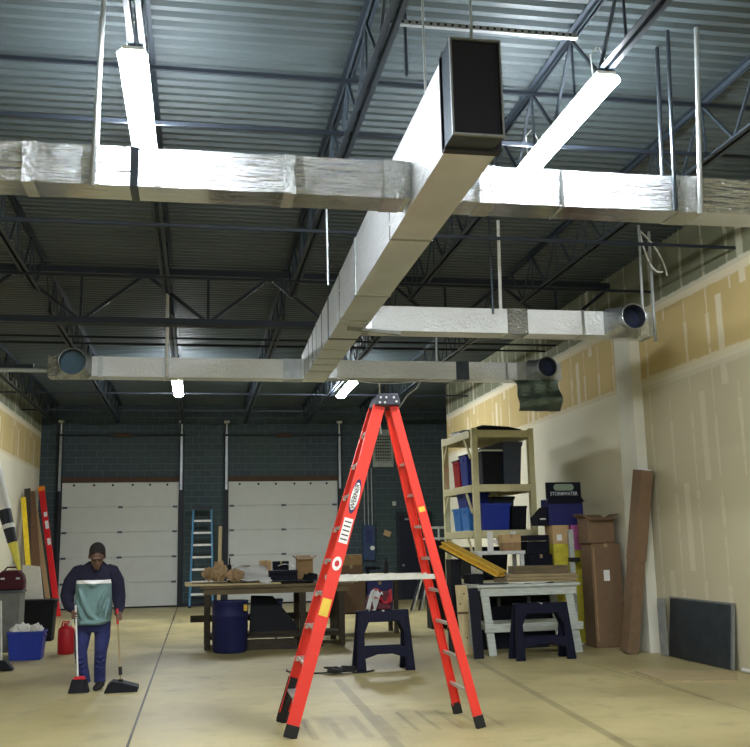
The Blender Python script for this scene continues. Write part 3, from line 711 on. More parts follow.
# broom and dustpan held by the person
t = thing('broom', 'black broom with pale handle held by the person on the left side', 'broom', (-1.38, 12.32, 0))
MB().tube(PR0, PR1, .0115).build('handle', mt['wire_white'], t, smooth=True)
MB().prism([(-1.46, .15), (-1.30, .15), (-1.33, .19), (-1.43, .19)], 12.30, 12.36).build('block', mt['red_plastic'], t, bevel=.008)
b = MB()
for i in range(9):
    for j in range(3):
        x0 = -1.45 + i * .0175; b.bar((x0, 12.31 + j * .02, .15), (x0 + (x0 + 1.38) * .5 + .0, 12.27 + j * .045, .004), .026, .026)
br = b.build('bristles', mt['broom_bristle'], t); br['kind'] = 'stuff'
t = thing('dustpan', 'black long handled lobby dustpan held by the person on the right side', 'dustpan', (-.89, 12.27, 0))
MB().tube(PL0, PL1, .0105).build('handle', mt['plywood'], t, smooth=True)
MB().tube(PL0 + V(0, 0, .02), PL0.lerp(PL1, .2), .016).build('grip', mt['red_plastic'], t, smooth=True)
MB().tube(PL1 + (PL0 - PL1) * .06, PL1 + (PL0 - PL1) * .18, .022).build('clip', mt['black_rubber'], t, bevel=.004)
b = MB(); pan = [(-1.075, .012), (-.69, .012), (-.685, .055), (-.86, .105), (-.99, .125), (-1.04, .09)]
b.prism(pan, 12.40, 12.41).prism(pan, 12.13, 12.14).bx(-1.075, -.69, 12.13, 12.41, .003, .014)
b.bar((-1.04, 12.27, .09), (-.99, 12.27, .125), .28, .008).bar((-.99, 12.27, .125), (-.86, 12.27, .105), .28, .008).bar((-.86, 12.27, .105), (-.685, 12.27, .055), .28, .008)
b.build('pan', mt['tote_black'], t, bevel=.002)
MB().tube(PL1, PL1 - V(0, 0, .03), .03).build('hinge_socket', mt['black_rubber'], t)
# ------------------------------------------------------------------ SAWHORSES
def plastic_horse(lab, loc, rz, W, H):
    t = thing('sawhorse', lab, 'sawhorse', loc, rz, 'plastic sawhorses')
    for s in (-1, 1):
        a = MB(); w = W / 2; wt = w * .88; k = H
        left = [(-w, 0), (-w + .13, 0), (-w * .70, .27 * k), (-w * .70, .62 * k), (-w * .52, .82 * k), (-w * .35, .82 * k), (-w * .35, .99 * k), (-wt, .99 * k)]
        a.prism(left, -.03, .03); a.prism([(-x, z) for x, z in left], -.03, .03)
        a.prism([(-w * .36, .82 * k), (w * .36, .82 * k), (w * .36, .99 * k), (-w * .36, .99 * k)], -.03, .03)
        a.prism([(-w * .8, .2 * k), (-w * .55, .24 * k), (-.1, .285 * k), (.1, .285 * k), (w * .55, .24 * k), (w * .8, .2 * k), (w * .72, .40 * k), (-w * .72, .40 * k)], -.025, .025)
        for q in (-1, 1):
            a.prism([(q * w * .97, .03), (q * (w - .11), .03), (q * wt * .86, .9 * k), (q * wt * .97, .9 * k)], -.045, .045)
        a.xf(Matrix.Translation((0, s * .17, 0)) @ Matrix.Rotation(s * .155, 4, 'X'))
        a.build('leg_panel', mt['horse_plastic'], t, bevel=.008, local=True)
    MB().bx(-W * .45, W * .45, -.06, .06, H * .975, H * 1.0).build('top_rail', mt['horse_plastic'], t, bevel=.006, local=True)
    MB().bx(-.015, .015, -.075, .065, H * .93, H * 1.005).build('latch', mt['aluminium'], t, local=True)
    return t
plastic_horse('dark plastic folding sawhorse behind the red ladder with a bag on top', (2.49, 13.15, 0), .04, .80, .79)
plastic_horse('dark plastic folding sawhorse in front of the white trestle', (4.92, 13.6, 0), .02, .90, .79)
t = thing('tool_bag', 'dark tool bag with white and red flaps on the sawhorse', 'bag', (2.43, 13.2, .795))
MB().loft([[V(x_ + s * u, 13.2 + v, z_) for u, v in ((-w_, -.1), (w_, -.1), (w_, .1), (-w_, .1))] for x_, w_, z_, s in ((2.44, .17, .796, 1), (2.44, .175, .88, 1), (2.46, .15, .98, 1), (2.5, .08, 1.04, 1))]).build('body', mt['dark_red_cloth'], t, bevel=.02)
def fl(u, v):
    a = v * 2.2; return V(2.25 + .13 * u + .13 * v + .03 * math.sin(u * 9), 13.08 - .03 * math.sin(u * 7 + v * 5), .80 + .26 * math.sin(min(a, 1.57)) * (1 - .25 * u * v) + .02 * math.sin(u * 14))
MB().grid(fl, 12, 12, .008).build('white_flap', mt['bag_plastic'], t, smooth=True)
def fl2(u, v): return V(2.37 + .25 * u, 13.07 + .06 * v - .02 * math.sin(u * 8), .93 + .13 * v + .03 * math.sin(u * 6 + 1) - .04 * u * (1 - v))
MB().grid(fl2, 12, 6, .01).build('red_flap', mt['red_plastic'], t, smooth=True)
random.seed(3)
pts = []
for i in range(70):
    a = i * .55; r = .11 + .07 * math.sin(i * 1.7); pts.append((1.86 + r * 1.25 * math.cos(a), 12.95 + r * math.sin(a), .03 + .055 * abs(math.sin(i * .9)) * (1 - i / 140)))
pts += [(2.05, 12.9, .015), (2.2, 12.92, .012), (2.34, 13.05, .012)]
cord = MB().path([(1.22, 13.55, .012), (1.2, 13.4, .012), (1.26, 13.2, .012), (1.42, 13.08, .012), (1.62, 13.02, .012)] + pts, .012, 6)
solo('power_lead', cord, mt['wire_black'], 'black power cord lying in a tangle beside the sawhorse', 'cord', smooth=True)
# ------------------------------------------------------------------ WORKBENCH
t = thing('workbench', 'long low wooden workbench behind the blue barrel covered with clutter', 'workbench', (1.3, 17.2, 0))
MB().bx(.05, 2.62, 16.6, 17.9, 1.0, 1.05).build('tabletop', mt['wood_bench'], t, bevel=.004)
MB().bx(.1, 2.55, 16.64, 16.68, .9, 1.0).build('apron', mt['wood_bench'], t); MB().bx(.1, 2.55, 17.82, 17.86, .9, 1.0).build('apron', mt['wood_bench'], t)
for x_ in (.17, 1.78, 2.45):
    for y_ in (16.7, 17.78): MB().bx(x_ - .05, x_ + .05, y_ - .05, y_ + .05, 0, 1.0).build('leg', mt['wood_dark'], t, bevel=.004)
MB().bx(.12, 2.5, 16.72, 17.76, .16, .2).build('lower_shelf', mt['wood_dark'], t)
MB().bx(-.12, 2.5, 17.75, 17.78, .38, .5).build('stretcher', mt['wood_dark'], t)
G = 'boards stacked on the workbench'
for x0, x1, y0, y1, z, h_, mm, lab in ((-.2, 1.4, 16.62, 16.8, 1.05, .03, 'pine', 'pale board overhanging the left front corner of the workbench'),
        (-.1, 1.7, 16.95, 17.15, 1.05, .04, 'wood_bench', 'brown board lying second from the front on the workbench'),
        (.0, 2.5, 17.5, 17.75, 1.05, .04, 'plywood', 'long board along the back edge of the workbench'),
        (-.22, .5, 17.2, 17.4, 1.05, .05, 'pine', 'short board sticking out at the left end of the workbench')):
    solo('board', MB().bx(x0, x1, y0, y1, z, z + h_), mt[mm], lab, 'board', G, bevel=.003)
solo('rubber_mat', MB().bx(.75, 2.5, 16.66, 16.92, 1.08 if 0 else 1.081, 1.10), mt['tote_black'], 'black flat mat across the front of the workbench', 'mat')
solo('steel_bar', MB().bx(1.15, 2.6, 17.2, 17.25, 1.05, 1.10), mt['bare_steel'], 'thin bright steel bar lying on the workbench', 'bar')
solo('paper_sheet', MB().grid(lambda u, v: V(.5 + .72 * u, 16.97 + .5 * v, 1.12 + .05 * math.sin(u * 3.1) * v + .2 * v + .02 * math.sin(u * 9)), 16, 8, .004), mt['paper_white'], 'large white paper sheet lying on the workbench', 'paper', smooth=True)
solo('paper_sheet', MB().grid(lambda u, v: V(1.42 + .3 * u, 17.4 + .3 * v, 1.33 + .03 * math.sin(u * 4) + .04 * v), 8, 6, .004), mt['paper_white'], 'small white paper behind the black case on the workbench', 'paper', smooth=True)
def crumple(c, r, lab, mat, name='crumpled_paper', cat='paper', seed=1):
    random.seed(seed); mb = MB(); mb.ell((0, 0, 0), (1, 1, 1), None, 18, 12)
    for v in mb.bm.verts:
        k = 1 + .28 * math.sin(v.co.x * 7 + seed) * math.sin(v.co.y * 6 + 2 * seed) + random.uniform(-.14, .14)
        v.co = V(v.co.x * r[0] * k, v.co.y * r[1] * k, max(-.98, v.co.z) * r[2] * k)
    zmin = min(v.co.z for v in mb.bm.verts)
    for v in mb.bm.verts: v.co += V(c[0], c[1], c[2] - zmin)
    return solo(name, mb, mt[mat], lab, cat)
crumple((.36, 16.98, 1.09), (.13, .1, .16), 'taller crumple of brown paper at the left end of the workbench', 'paper_brown', seed=2)
crumple((.63, 16.86, 1.085), (.14, .09, .1), 'lower crumple of brown paper in front of the white sheet', 'paper_brown', seed=5)
crumple((.2, 17.3, 1.1), (.12, .1, .1), 'small brown paper crumple on the short board', 'paper_brown', seed=8)
crumple((1.14, 16.62, 1.05), (.1, .05, .05), 'white plastic bag on the front edge of the workbench', 'bag_plastic', 'plastic_bag', 'bag', 4)
crumple((1.95, 16.98, 1.05), (.13, .08, .07), 'black crumpled rag on the workbench near the ladder', 'tote_black', 'rag', 'rag', 6)
t = thing('tool_case', 'black low tool case lying on the workbench', 'case', (1.47, 17.05, 1.05))
MB().bx(1.22, 1.72, 16.95, 17.16, 1.051, 1.2).build('body', mt['black_box'], t, bevel=.01); MB().bx(1.22, 1.72, 16.95, 17.16, 1.205, 1.27).build('lid', mt['black_box'], t, bevel=.012)
MB().path([(1.4, 16.95, 1.2), (1.4, 16.92, 1.21), (1.54, 16.92, 1.21), (1.54, 16.95, 1.2)], .008, 6).build('handle', mt['black_rubber'], t)
def carton(x0, x1, y0, y1, z0, z1, lab, mat='cardboard', group='cardboard boxes', flaps=False, rz=0):
    t = thing('cardboard_box', lab, 'box', ((x0 + x1) / 2, (y0 + y1) / 2, z0), rz, group)
    w, d, h = (x1 - x0) / 2, (y1 - y0) / 2, z1 - z0
    if flaps:
        MB().ringprism([(-w, -d), (w, -d), (w, d), (-w, d)], [(-w + .008, -d + .008), (w - .008, -d + .008), (w - .008, d - .008), (-w + .008, d - .008)], 0, h, 'z').bx(-w, w, -d, d, 0, .01).build('body', mt[mat], t, local=True)
        for nx_, ny_ in ((-1, 0), (1, 0), (0, -1), (0, 1)):
            e = V(nx_ * w, ny_ * d, h); L = .55 * min(w, d) * 1.2; o_ = V(nx_, ny_, .0) * L * .75 + V(0, 0, L * (.45 if ny_ >= 0 else -.25))
            tn = V(-ny_, nx_, 0); hw = d if nx_ else w
            MB()._add0(e, o_, tn, hw).build('flap', mt[mat], t, local=True)
    else:
        MB().bx(-w, w, -d, d, 0, h).build('body', mt[mat], t, bevel=.006, local=True)
        MB().bx(-w * .12, w * .12, -d - .001, d + .001, h - .06, h + .0015).build('tape', mt['plywood'], t, local=True)
    return t
def _add0(s, e, o_, tn, hw):
    n = o_.cross(tn).normalized() * .004
    p = [e - tn * hw, e + tn * hw, e + tn * hw * .96 + o_, e - tn * hw * .96 + o_]
    s._add([q - n for q in p] + [q + n for q in p], [(0, 1, 2, 3), (7, 6, 5, 4), (0, 4, 5, 1), (1, 5, 6, 2), (2, 6, 7, 3), (3, 7, 4, 0)]); return s
MB._add0 = _add0
carton(1.34, 1.62, 17.52, 17.76, 1.09, 1.42, 'dark box behind the black tool case on the workbench', 'black_box', None)
carton(1.74, 2.02, 17.2, 17.48, 1.05, 1.47, 'open brown cardboard box at the right end of the workbench', 'cardboard', flaps=True)
carton(.58, .92, 17.45, 17.75, 1.09, 1.36, 'brown cardboard box at the back of the workbench behind the white sheet', 'cardboard_dark')
carton(1.1, 1.3, 17.5, 17.75, 1.09, 1.44, 'small tan cardboard box left of the white paper on the workbench', 'cardboard_light')
solo('bottle', MB().loft([ring((.55, 17.3, z), r, r, 12) for z, r in ((1.05, .035), (1.35, .035), (1.4, .014), (1.5, .012))]), mt['tote_black'], 'thin dark bottle standing on the workbench behind the brown paper', 'bottle', smooth=True)
# under and around the bench
t = thing('barrel', 'dark blue plastic barrel in front of the workbench', 'barrel', (.53, 16.25, 0))
MB().loft([ring((.53, 16.25, z), r, r, 32) for z, r in ((0, .25), (.02, .272), (.05, .28), (.55, .292), (.57, .302), (.6, .302), (.62, .292), (.76, .292), (.78, .302), (.82, .302), (.82, .28), (.6, .275))], cap=False).bx(.4, .66, 16.12, 16.38, .01, .02).build('body', mt['barrel_blue'], t, smooth=True)
MB().bx(.74, .80, 15.98, 16.04, .66, .76).build('handle_tag', mt['yellow_wood'], t, bevel=.01)
pn = MB().prism([(.88, .22), (1.72, .22), (1.66, .4), (1.3, .86), (.92, .88)], 0, .025); pn.xf(Matrix.Translation((0, 16.95, 0)) @ Matrix.Translation((0, 0, .22)) @ Matrix.Rotation(-.3, 4, 'X') @ Matrix.Translation((0, 0, -.22)))
solo('cut_sheet', pn, mt['tote_black'], 'dark cut sheet leaning under the workbench beside the barrel', 'sheet')
solo('storage_bin', MB().loft([[V(1.3 + u * s, 17.6 + v * s, z) for u, v in ((-.2, -.12), (.2, -.12), (.2, .12), (-.2, .12))] for z, s in ((.2, .88), (.72, 1.0), (.72, 1.06), (.76, 1.06))]), mt['box_blue_wall'], 'blue bin standing on the low shelf under the workbench', 'bin', bevel=.006)
for x0, y0, z, lab in ((.8, 16.55, .2, 'lowest dark plank under the front of the workbench'), (.9, 16.9, .2, 'dark plank on the low shelf under the workbench'),):
    solo('plank', MB().bx(x0, x0 + .85, y0 - .16 if y0 < 16.6 else y0, y0 + .0 if y0 < 16.6 else y0 + .2, 0 if y0 < 16.6 else z, .16 if y0 < 16.6 else z + .05), mt['wood_dark'], lab, 'plank', 'planks under the workbench')
solo('air_hose', MB().path([(1.25, 16.5, .3), (1.35, 16.4, .05), (1.6, 16.35, .02), (1.9, 16.4, .02), (2.1, 16.55, .02)], .014, 6), mt['wire_black'], 'black hose curling on the floor under the workbench', 'hose', smooth=True)
# ------------------------------------------------------------------ BACK TABLE
t = thing('work_table', 'pale topped table behind the ladder holding two cartons', 'table', (3.2, 18.7, 0))
MB().bx(2.52, 3.85, 18.4, 19.1, 1.08, 1.12).build('tabletop', mt['pine'], t, bevel=.004)
for x_ in (2.6, 3.77):
    for y_ in (18.46, 19.04): MB().bx(x_ - .04, x_ + .04, y_ - .04, y_ + .04, 0, 1.08).build('leg', mt['wood_dark'], t)
MB().bx(2.56, 3.8, 18.45, 19.05, .38, .41).build('lower_shelf', mt['wood_dark'], t)
carton(2.68, 3.13, 18.45, 18.85, 1.12, 1.30, 'lower of two brown cartons on the pale table', 'cardboard_dark')
carton(2.69, 3.12, 18.46, 18.84, 1.30, 1.5, 'upper of two brown cartons on the pale table', 'cardboard')
carton(2.68, 3.18, 18.46, 18.9, .41, 1.02, 'large brown carton on the shelf under the pale table', 'cardboard_dark')
carton(3.22, 3.72, 18.5, 18.95, .41, .98, 'navy box on the shelf under the pale table', 'box_navy')
solo('spray_can', MB().loft([ring((3.62, 18.6, z), r, r, 12) for z, r in ((1.12, .045), (1.32, .045), (1.35, .02), (1.42, .02))]), mt['ink_black'], 'dark spray can standing on the pale table', 'can', smooth=True)
solo('drill', MB().bx(3.2, 3.42, 18.55, 18.61, 1.2, 1.27).bx(3.22, 3.28, 18.55, 18.61, 1.12, 1.2).tube((3.42, 18.58, 1.235), (3.5, 18.58, 1.235), .02), mt['black_box'], 'small dark drill on the pale table', 'drill', bevel=.008)
t = thing('folding_stand', 'folded dark metal stand at the far wall between ladder rails', 'stand', (5.65, 24.6, 0))
for a_, b_, mm in (((5.39, 24.5, 0), (5.66, 24.6, .78), 'ladder_black'), ((5.45, 24.5, 0), (5.72, 24.6, .78), 'aluminium'), ((5.62, 24.55, 0), (5.8, 24.65, .74), 'ladder_black'), ((5.70, 24.55, 0), (5.86, 24.65, .74), 'aluminium')):
    MB().bar(a_, b_, .035, .035).build('leg', mt[mm], t)
MB().bar((5.62, 24.6, .76), (5.88, 24.66, .74), .05, .05).build('top_bar', mt['ladder_black'], t)
# ------------------------------------------------------------------ BACK WALL THINGS
t = thing('stepladder', 'blue stepladder with white rungs standing at the back wall between the doors', 'ladder', (.1, 29.1, 0))
for s, x0, x1 in ((-1, -.22, -.14), (1, .44, .38)):
    MB().bar((x0, 28.85, .02), (x1, 29.25, 2.86), .05, .08).build('front_rail', mt['ladder_blue'], t)
    MB().bar((x0 - s * .02, 29.5, .02), (x1 - s * .02, 29.33, 2.82), .04, .05).build('rear_rail', mt['ladder_black'], t)
    MB().box((x0, 28.85, .03), (.08, .12, .06)).build('foot', mt['black_rubber'], t)
for k in range(1, 8):
    f = k / 8; z = .02 + 2.84 * f; y_ = 28.85 + .4 * f
    MB().bx(-.2 + .08 * f, .43 - .06 * f, y_ - .06, y_ + .04, z - .03, z + .03).build('step', mt['white_metal'], t)
MB().bx(-.17, .41, 29.18, 29.38, 2.84, 2.93).build('top_cap', mt['ladder_black'], t, bevel=.01)
solo('plank', MB().bar((.62, 29.35, 0), (.66, 29.5, 2.34), .1, .03, (0, 1, 0)), mt['pine'], 'pale narrow plank leaning beside the right overhead door', 'plank')
t = thing('wall_louver', 'grey metal louver high on the back wall seen through the ladder', 'louver', (5.75, 29.66, 4.12))
MB().ringprism([(5.42, 4.12), (6.08, 4.12), (6.08, 5.31), (5.42, 5.31)], [(5.5, 4.3), (6.0, 4.3), (6.0, 5.12), (5.5, 5.12)], 29.6, 29.7).build('frame', mt['louver_grey'], t, bevel=.006)
MB().bx(5.5, 6.0, 29.68, 29.7, 4.3, 5.12).build('back_plate', mt['black_liner'], t)
for k in range(8): MB().bar((5.5, 29.64, 4.35 + k * .1), (6.0, 29.64, 4.35 + k * .1), .05, .035, (0, 1, 1)).build('slat', mt['louver_grey'], t)
for k in range(6): MB().bx(5.56 + k * .075, 5.575 + k * .075, 29.61, 29.63, 4.3, 5.12).build('bar', mt['louver_grey'], t)
t = thing('switch_panel', 'tall blue grey electrical panel on the back wall with a round gauge', 'panel', (5.23, 29.6, 1.23))
MB().bx(5.05, 5.42, 29.55, 29.7, 1.23, 2.31).build('cabinet', mt['box_blue_wall'], t, bevel=.01)
MB().bx(5.12, 5.32, 29.53, 29.55, 1.75, 2.15).build('cover', mt['tote_navy'], t, bevel=.006)
MB().tube((5.33, 29.55, 1.6), (5.33, 29.51, 1.6), .07, n=16).build('gauge', mt['white_metal'], t)
for k in range(3): MB().tube((5.12 + .12 * k, 29.64, 2.31), (5.12 + .12 * k, 29.64, 4.1), .014, n=6).build('conduit', mt['strap_steel'], t)
solo('notice', MB().box((5.84, 29.69, 2.04), (.22, .012, .17), (0, .35, 0)), mt['cardboard_light'], 'small tan notice pinned crooked on the back wall', 'notice')
solo('wall_box', MB().bx(6.02, 6.13, 29.6, 29.7, 2.9, 3.03), mt['white_metal'], 'small white box on the wall left of the dark door top', 'box', bevel=.01)
solo('wall_box', MB().bx(6.85, 6.98, 29.6, 29.7, 2.92, 3.05), mt['white_metal'], 'small white box on the wall above the dark door right side', 'box', bevel=.01)
# ------------------------------------------------------------------ LEFT CLUTTER
def leaning_ladder(lab, b0, t0, sep, mat, n):
    b0, t0, sep = V(b0), V(t0), V(sep); t = thing('extension_ladder', lab, 'ladder', (b0.x, b0.y, 0))
    for s in (0, 1): MB().bar(b0 + sep * s, t0 + sep * s, .05, .15, (1, 0, .2)).build('rail', mt[mat], t, bevel=.006)
    for s in (0, 1): MB().bar(t0 + sep * s - (t0 - b0).normalized() * .02, t0 + sep * s + (t0 - b0).normalized() * .12, .07, .17, (1, 0, .2)).build('end_cap', mt['orange_tip'], t)
    for k in range(1, n): MB().tube(b0.lerp(t0, k / n), b0.lerp(t0, k / n) + sep, .02, n=8).build('rung', mt['aluminium'], t)
    for f_, h_ in ((.55, .2), (.68, .25), (.78, .14)):
        p = b0.lerp(t0, f_) + V(.02, -.034, 0); d = (t0 - b0).normalized()
        MB().bar(p, p + d * h_, .006, .09, (1, 0, .2)).build('sticker', mt['sticker_white'], t)
    return t
leaning_ladder('red extension ladder leaning on the left wall behind the person', (-3.62, 27.0, 0), (-4.42, 28.65, 3.42), (-.08, .45, 0), 'extension_red', 11)
solo('timber', MB().bar((-3.95, 26.1, 0), (-4.55, 27.5, 3.3), .12, .24, (1, 0, 0)), mt['brown_wood'], 'dark brown rough timber leaning between the red and yellow rails', 'timber', 'leaning timbers')
solo('timber', MB().bar((-3.72, 26.35, 0), (-4.42, 27.6, 2.9), .08, .12, (1, 0, 0)), mt['cardboard'], 'lighter brown timber leaning close to the red ladder', 'timber', 'leaning timbers')
solo('rail', MB().bar((-3.98, 25.2, 0), (-4.55, 26.5, 3.1), .06, .12, (1, 0, 0)), mt['rail_yellow'], 'yellow rail leaning on the left wall', 'rail')
solo('timber', MB().bar((-4.1, 25.3, .0), (-4.52, 26.9, 3.35), .08, .16, (1, 0, 0)), mt['wood_dark'], 'dark board leaning behind the yellow rail', 'timber', 'leaning timbers')
t = thing('rolled_banner', 'white, black and yellow tapered roll leaning into the red bag', 'banner', (-2.93, 16.95, 1.38))
A0, A1 = V(-2.92, 16.95, 1.385), V(-3.62, 17.1, 3.75)
def bp(f): return A0.lerp(A1, f)
for f0, f1, r0, r1, mm, nm in ((0, .19, .035, .102, 'banner_yellow', 'yellow_end'), (.19, .29, .105, .125, 'banner_black', 'black_band'), (.29, .32, .127, .13, 'banner_white', 'white_ring'), (.32, .42, .129, .142, 'banner_black', 'black_band'), (.42, 1, .146, .17, 'banner_white', 'white_roll')):
    MB().path([bp(f0), bp((f0 + f1) / 2), bp(f1)], [r0, (r0 + r1) / 2, r1], 18, flat=.75).build(nm, mt[mm], t, smooth=True)
t = thing('cabinet', 'grey low cabinet at the left edge under the dark red bag', 'cabinet', (-3.1, 17.0, 0))
MB().bx(-3.4, -2.86, 16.75, 17.25, .08, 1.02).build('body', mt['grey_cabinet'], t, bevel=.01); MB().bx(-3.42, -2.84, 16.73, 17.27, 1.02, 1.06).build('top', mt['dark_galvanised'], t)
for x_ in (-3.36, -2.9): MB().bx(x_ - .02, x_ + .02, 16.78, 17.22, 0, .08).build('foot', mt['black_rubber'], t)
MB().bx(-3.36, -2.9, 16.735, 16.75, .14, .96).build('door', mt['grey_cabinet'], t, bevel=.005)
t = thing('tool_bag', 'dark red tool bag on the grey cabinet at the left edge', 'bag', (-3.05, 17.0, 1.06))
MB().loft([[V(-3.05 + u * s, 17.0 + v, z) for u, v in ((-.22, -.14), (.22, -.14), (.22, .14), (-.22, .14))] for z, s in ((1.061, 1), (1.2, 1.02), (1.3, .9), (1.38, .6))]).build('body', mt['dark_red_cloth'], t, bevel=.03)
for x_ in (-3.16, -2.92): MB().box((x_, 16.85, 1.25), (.06, .02, .03)).build('buckle', mt['white_metal'], t)
MB().path([(-3.2, 17, 1.34), (-3.12, 17, 1.43), (-2.98, 17, 1.43), (-2.9, 17, 1.34)], .014, 8).build('handle', mt['dark_red_cloth'], t, smooth=True)
def tote(name, lab, c, w, d, h, mat, lidmat=None, rz=0, group=None, z=0, rim=True):
    t = thing(name, lab, 'tote', (c[0], c[1], z), rz, group)
    R_ = lambda zz, s: [V(u * w / 2 * s, v * d / 2 * s, zz) for u, v in ((-1, -.9), (-.95, -1), (.95, -1), (1, -.9), (1, .9), (.95, 1), (-.95, 1), (-1, .9))]
    if lidmat: MB().loft([R_(.0, .88), R_(h * .9, 1.0), R_(h * .9, 1.05), R_(h * .95, 1.05)]).build('body', mt[mat], t, local=True, bevel=.004)
    else: MB().loft([R_(.0, .88), R_(h * .92, 1.0), R_(h * .92, 1.05), R_(h, 1.05), R_(h, .97), R_(h * .15, .86)]).build('body', mt[mat], t, local=True, bevel=.004)
    if lidmat: MB().loft([R_(h * .951, 1.08), R_(h * .985, 1.08), R_(h, .95)]).build('lid', mt[lidmat], t, local=True, bevel=.006)
    for s in (-1, 1): MB().bx(s * w * .5 - .02, s * w * .5 + .02, -.08, .08, h * .8, h * .86).build('handle', mt[mat], t, local=True)
    return t
tote('storage_tote', 'black lidded storage tote on the floor behind the blue tote', (-3.0, 19.7), .62, .45, .78, 'tote_black', 'tote_black')
tote('storage_tote', 'open blue tote filled with white rags on the floor at left', (-2.66, 16.4), .54, .40, .44, 'tote_blue')
crumple((-2.74, 16.4, .32), (.17, .13, .1), 'white rag bulging out of the blue tote', 'paper_white', 'rag', 'rag', 11)
crumple((-2.52, 16.36, .33), (.1, .12, .09), 'second white rag at the right side of the blue tote', 'paper_white', 'rag', 'rag', 13)
solo('foam_board', MB().prism([(-3.32, .785), (-2.93, .785), (-3.02, 1.4), (-3.34, 1.44)], 19.7, 19.73), mt['paper_white'], 'white board standing on the black tote', 'board')
t = thing('gas_can', 'red plastic can on the floor behind the person', 'can', (-2.14, 17.0, 0))
MB().loft([ring((-2.14, 17.0, z), r, r * .8, 20) for z, r in ((0, .12), (.02, .135), (.38, .135), (.42, .12), (.46, .05), (.5, .04))]).build('body', mt['red_plastic'], t, smooth=True)
MB().path([(-2.22, 17, .42), (-2.2, 17, .52), (-2.1, 17, .52), (-2.06, 17, .42)], .014, 8).build('handle', mt['red_plastic'], t, smooth=True)
MB().tube((-2.1, 16.98, .45), (-2.03, 16.95, .56), .02, .014).build('spout', mt['white_metal'], t)
t = thing('floor_brush', 'black wide floor brush with pale pole at the left edge of the photo', 'brush', (-2.75, 14.9, 0))
MB().prism([(-2.98, .012), (-2.58, .012), (-2.70, .15), (-2.86, .15)], 14.84, 15.0).build('head', mt['tote_black'], t, bevel=.01)
MB().tube((-2.76, 14.92, .14), (-2.82, 15.0, .98), .013).build('pole', mt['wire_white'], t)
# ------------------------------------------------------------------ RIGHT SIDE: SHELF
SA = .05
t = thing('storage_shelf', 'tall beige plastic storage shelf by the right wall', 'shelf', (4.88, 16.5, 0), SA)
LX, LY = 1.08, 1.75
ZT = [.12, 1.0, 1.87, 2.68, 3.66]
for x_ in (0, LX):
    for y_ in (0, LY): MB().bx(x_ - .055, x_ + .055, y_ - .055, y_ + .055, 0, 3.72).build('post', mt['shelf_beige'], t, bevel=.012, local=True)
for k, z in enumerate(ZT):
    a = MB().bx(-.05, LX + .05, -.05, LY + .05, z - .03, z)
    for q in range(8): a.bx(-.05, LX + .05, .1 + q * .2, .13 + q * .2, z - .06, z - .03)
    sh = a.build('shelf_board', mt['shelf_beige'], t, local=True)
    for x_ in (-.06, LX + .06): MB().bx(x_ - .02, x_ + .02, .05, LY - .05, z - .11, z + .02).build('side_beam', mt['shelf_beige'], sh, bevel=.006, local=True)
    for y_ in (-.06, LY + .06): MB().bx(.05, LX - .05, y_ - .02, y_ + .02, z - .11, z + .02).build('end_beam', mt['shelf_beige'], sh, bevel=.006, local=True)
for z in ZT[1:]:
    for y_, s in ((.05, 1), (LY - .05, -1)):
        MB().bar((-.06, y_, z - .48), (-.06, y_ + s * .3, z - .12), .03, .05).build('corner_brace', mt['shelf_beige'], t, local=True)
SM = Matrix.Translation((4.88, 16.5, 0)) @ Matrix.Rotation(SA, 4, 'Z')
def sp(x, y, z=0): return SM @ V(x, y, z)
g = 'totes on the beige shelf'
def st(lab, x, y, w, d, z, h, mat, lid): 
    p = sp(x, y); return tote('storage_tote', lab, (p.x, p.y), w, d, h, mat, lid, SA, g, z)
st('black tote with white lid at the front of the upper shelf', .36, .32, .40, .5, 2.68, .66, 'tote_black', 'paper_white')
st('blue tote with black lid on the upper shelf behind the black one', .34, .92, .52, .42, 2.68, .64, 'tote_blue', 'tote_black')
st('red tote at the rear of the upper shelf', .34, 1.40, .5, .38, 2.68, .58, 'red_plastic', 'tote_navy')
st('large slate grey tote at the right of the upper shelf', .81, .9, .38, 1.4, 2.68, .82, 'tote_slate', 'tote_slate')
st('light blue bin at the rear of the middle shelf', .3, 1.3, .52, .44, 1.87, .45, 'bin_light_blue', None)
st('light blue bin in the middle of the middle shelf', .3, .82, .52, .44, 1.87, .45, 'bin_light_blue', None)
st('navy blue open tote at the front of the middle shelf', .40, .3, .56, .44, 1.87, .5, 'tote_blue', None)
st('dark blue tote stacked on the light blue bins', .3, 1.05, .46, .6, 2.32, .28, 'tote_blue', 'tote_blue')
st('black tote at the right of the middle shelf', .86, .4, .3, .55, 1.87, .45, 'tote_black', 'tote_black')
st('large slate tote at the back right of the middle shelf', .84, 1.25, .42, .85, 1.87, .66, 'tote_slate', 'tote_black')
st('black tote low on the shelf behind the white bench', .4, .9, .7, .9, 1.0, .6, 'tote_black', 'tote_black')
p = sp(.5, .15); carton(p.x - .1, p.x + .1, p.y - .1, p.y + .1, 2.37 if 0 else 1.87, 2.0, 'hidden small brown carton on the middle shelf', 'cardboard_dark') if 0 else None
p = sp(.55, 1.45); solo('foam_board', MB().box((p.x, p.y, 2.16), (.5, .03, .58), (0, 0, SA)), mt['paper_white'], 'white board standing at the back of the middle shelf', 'board') if 0 else None
p = sp(.55, .5)
solo('long_bag', MB().path([sp(.16, .35, 3.73), sp(.3, .35, 3.75), sp(.8, .35, 3.735), sp(1.05, .35, 3.71)], [.05, .075, .065, .04], 12), mt['tote_black'], 'long black bag lying on top of the beige shelf', 'bag', smooth=True)
t = thing('bar_clamps', 'tangle of pale clamps on top of the beige shelf', 'clamps', tuple(sp(.1, 1.0, 3.66)))
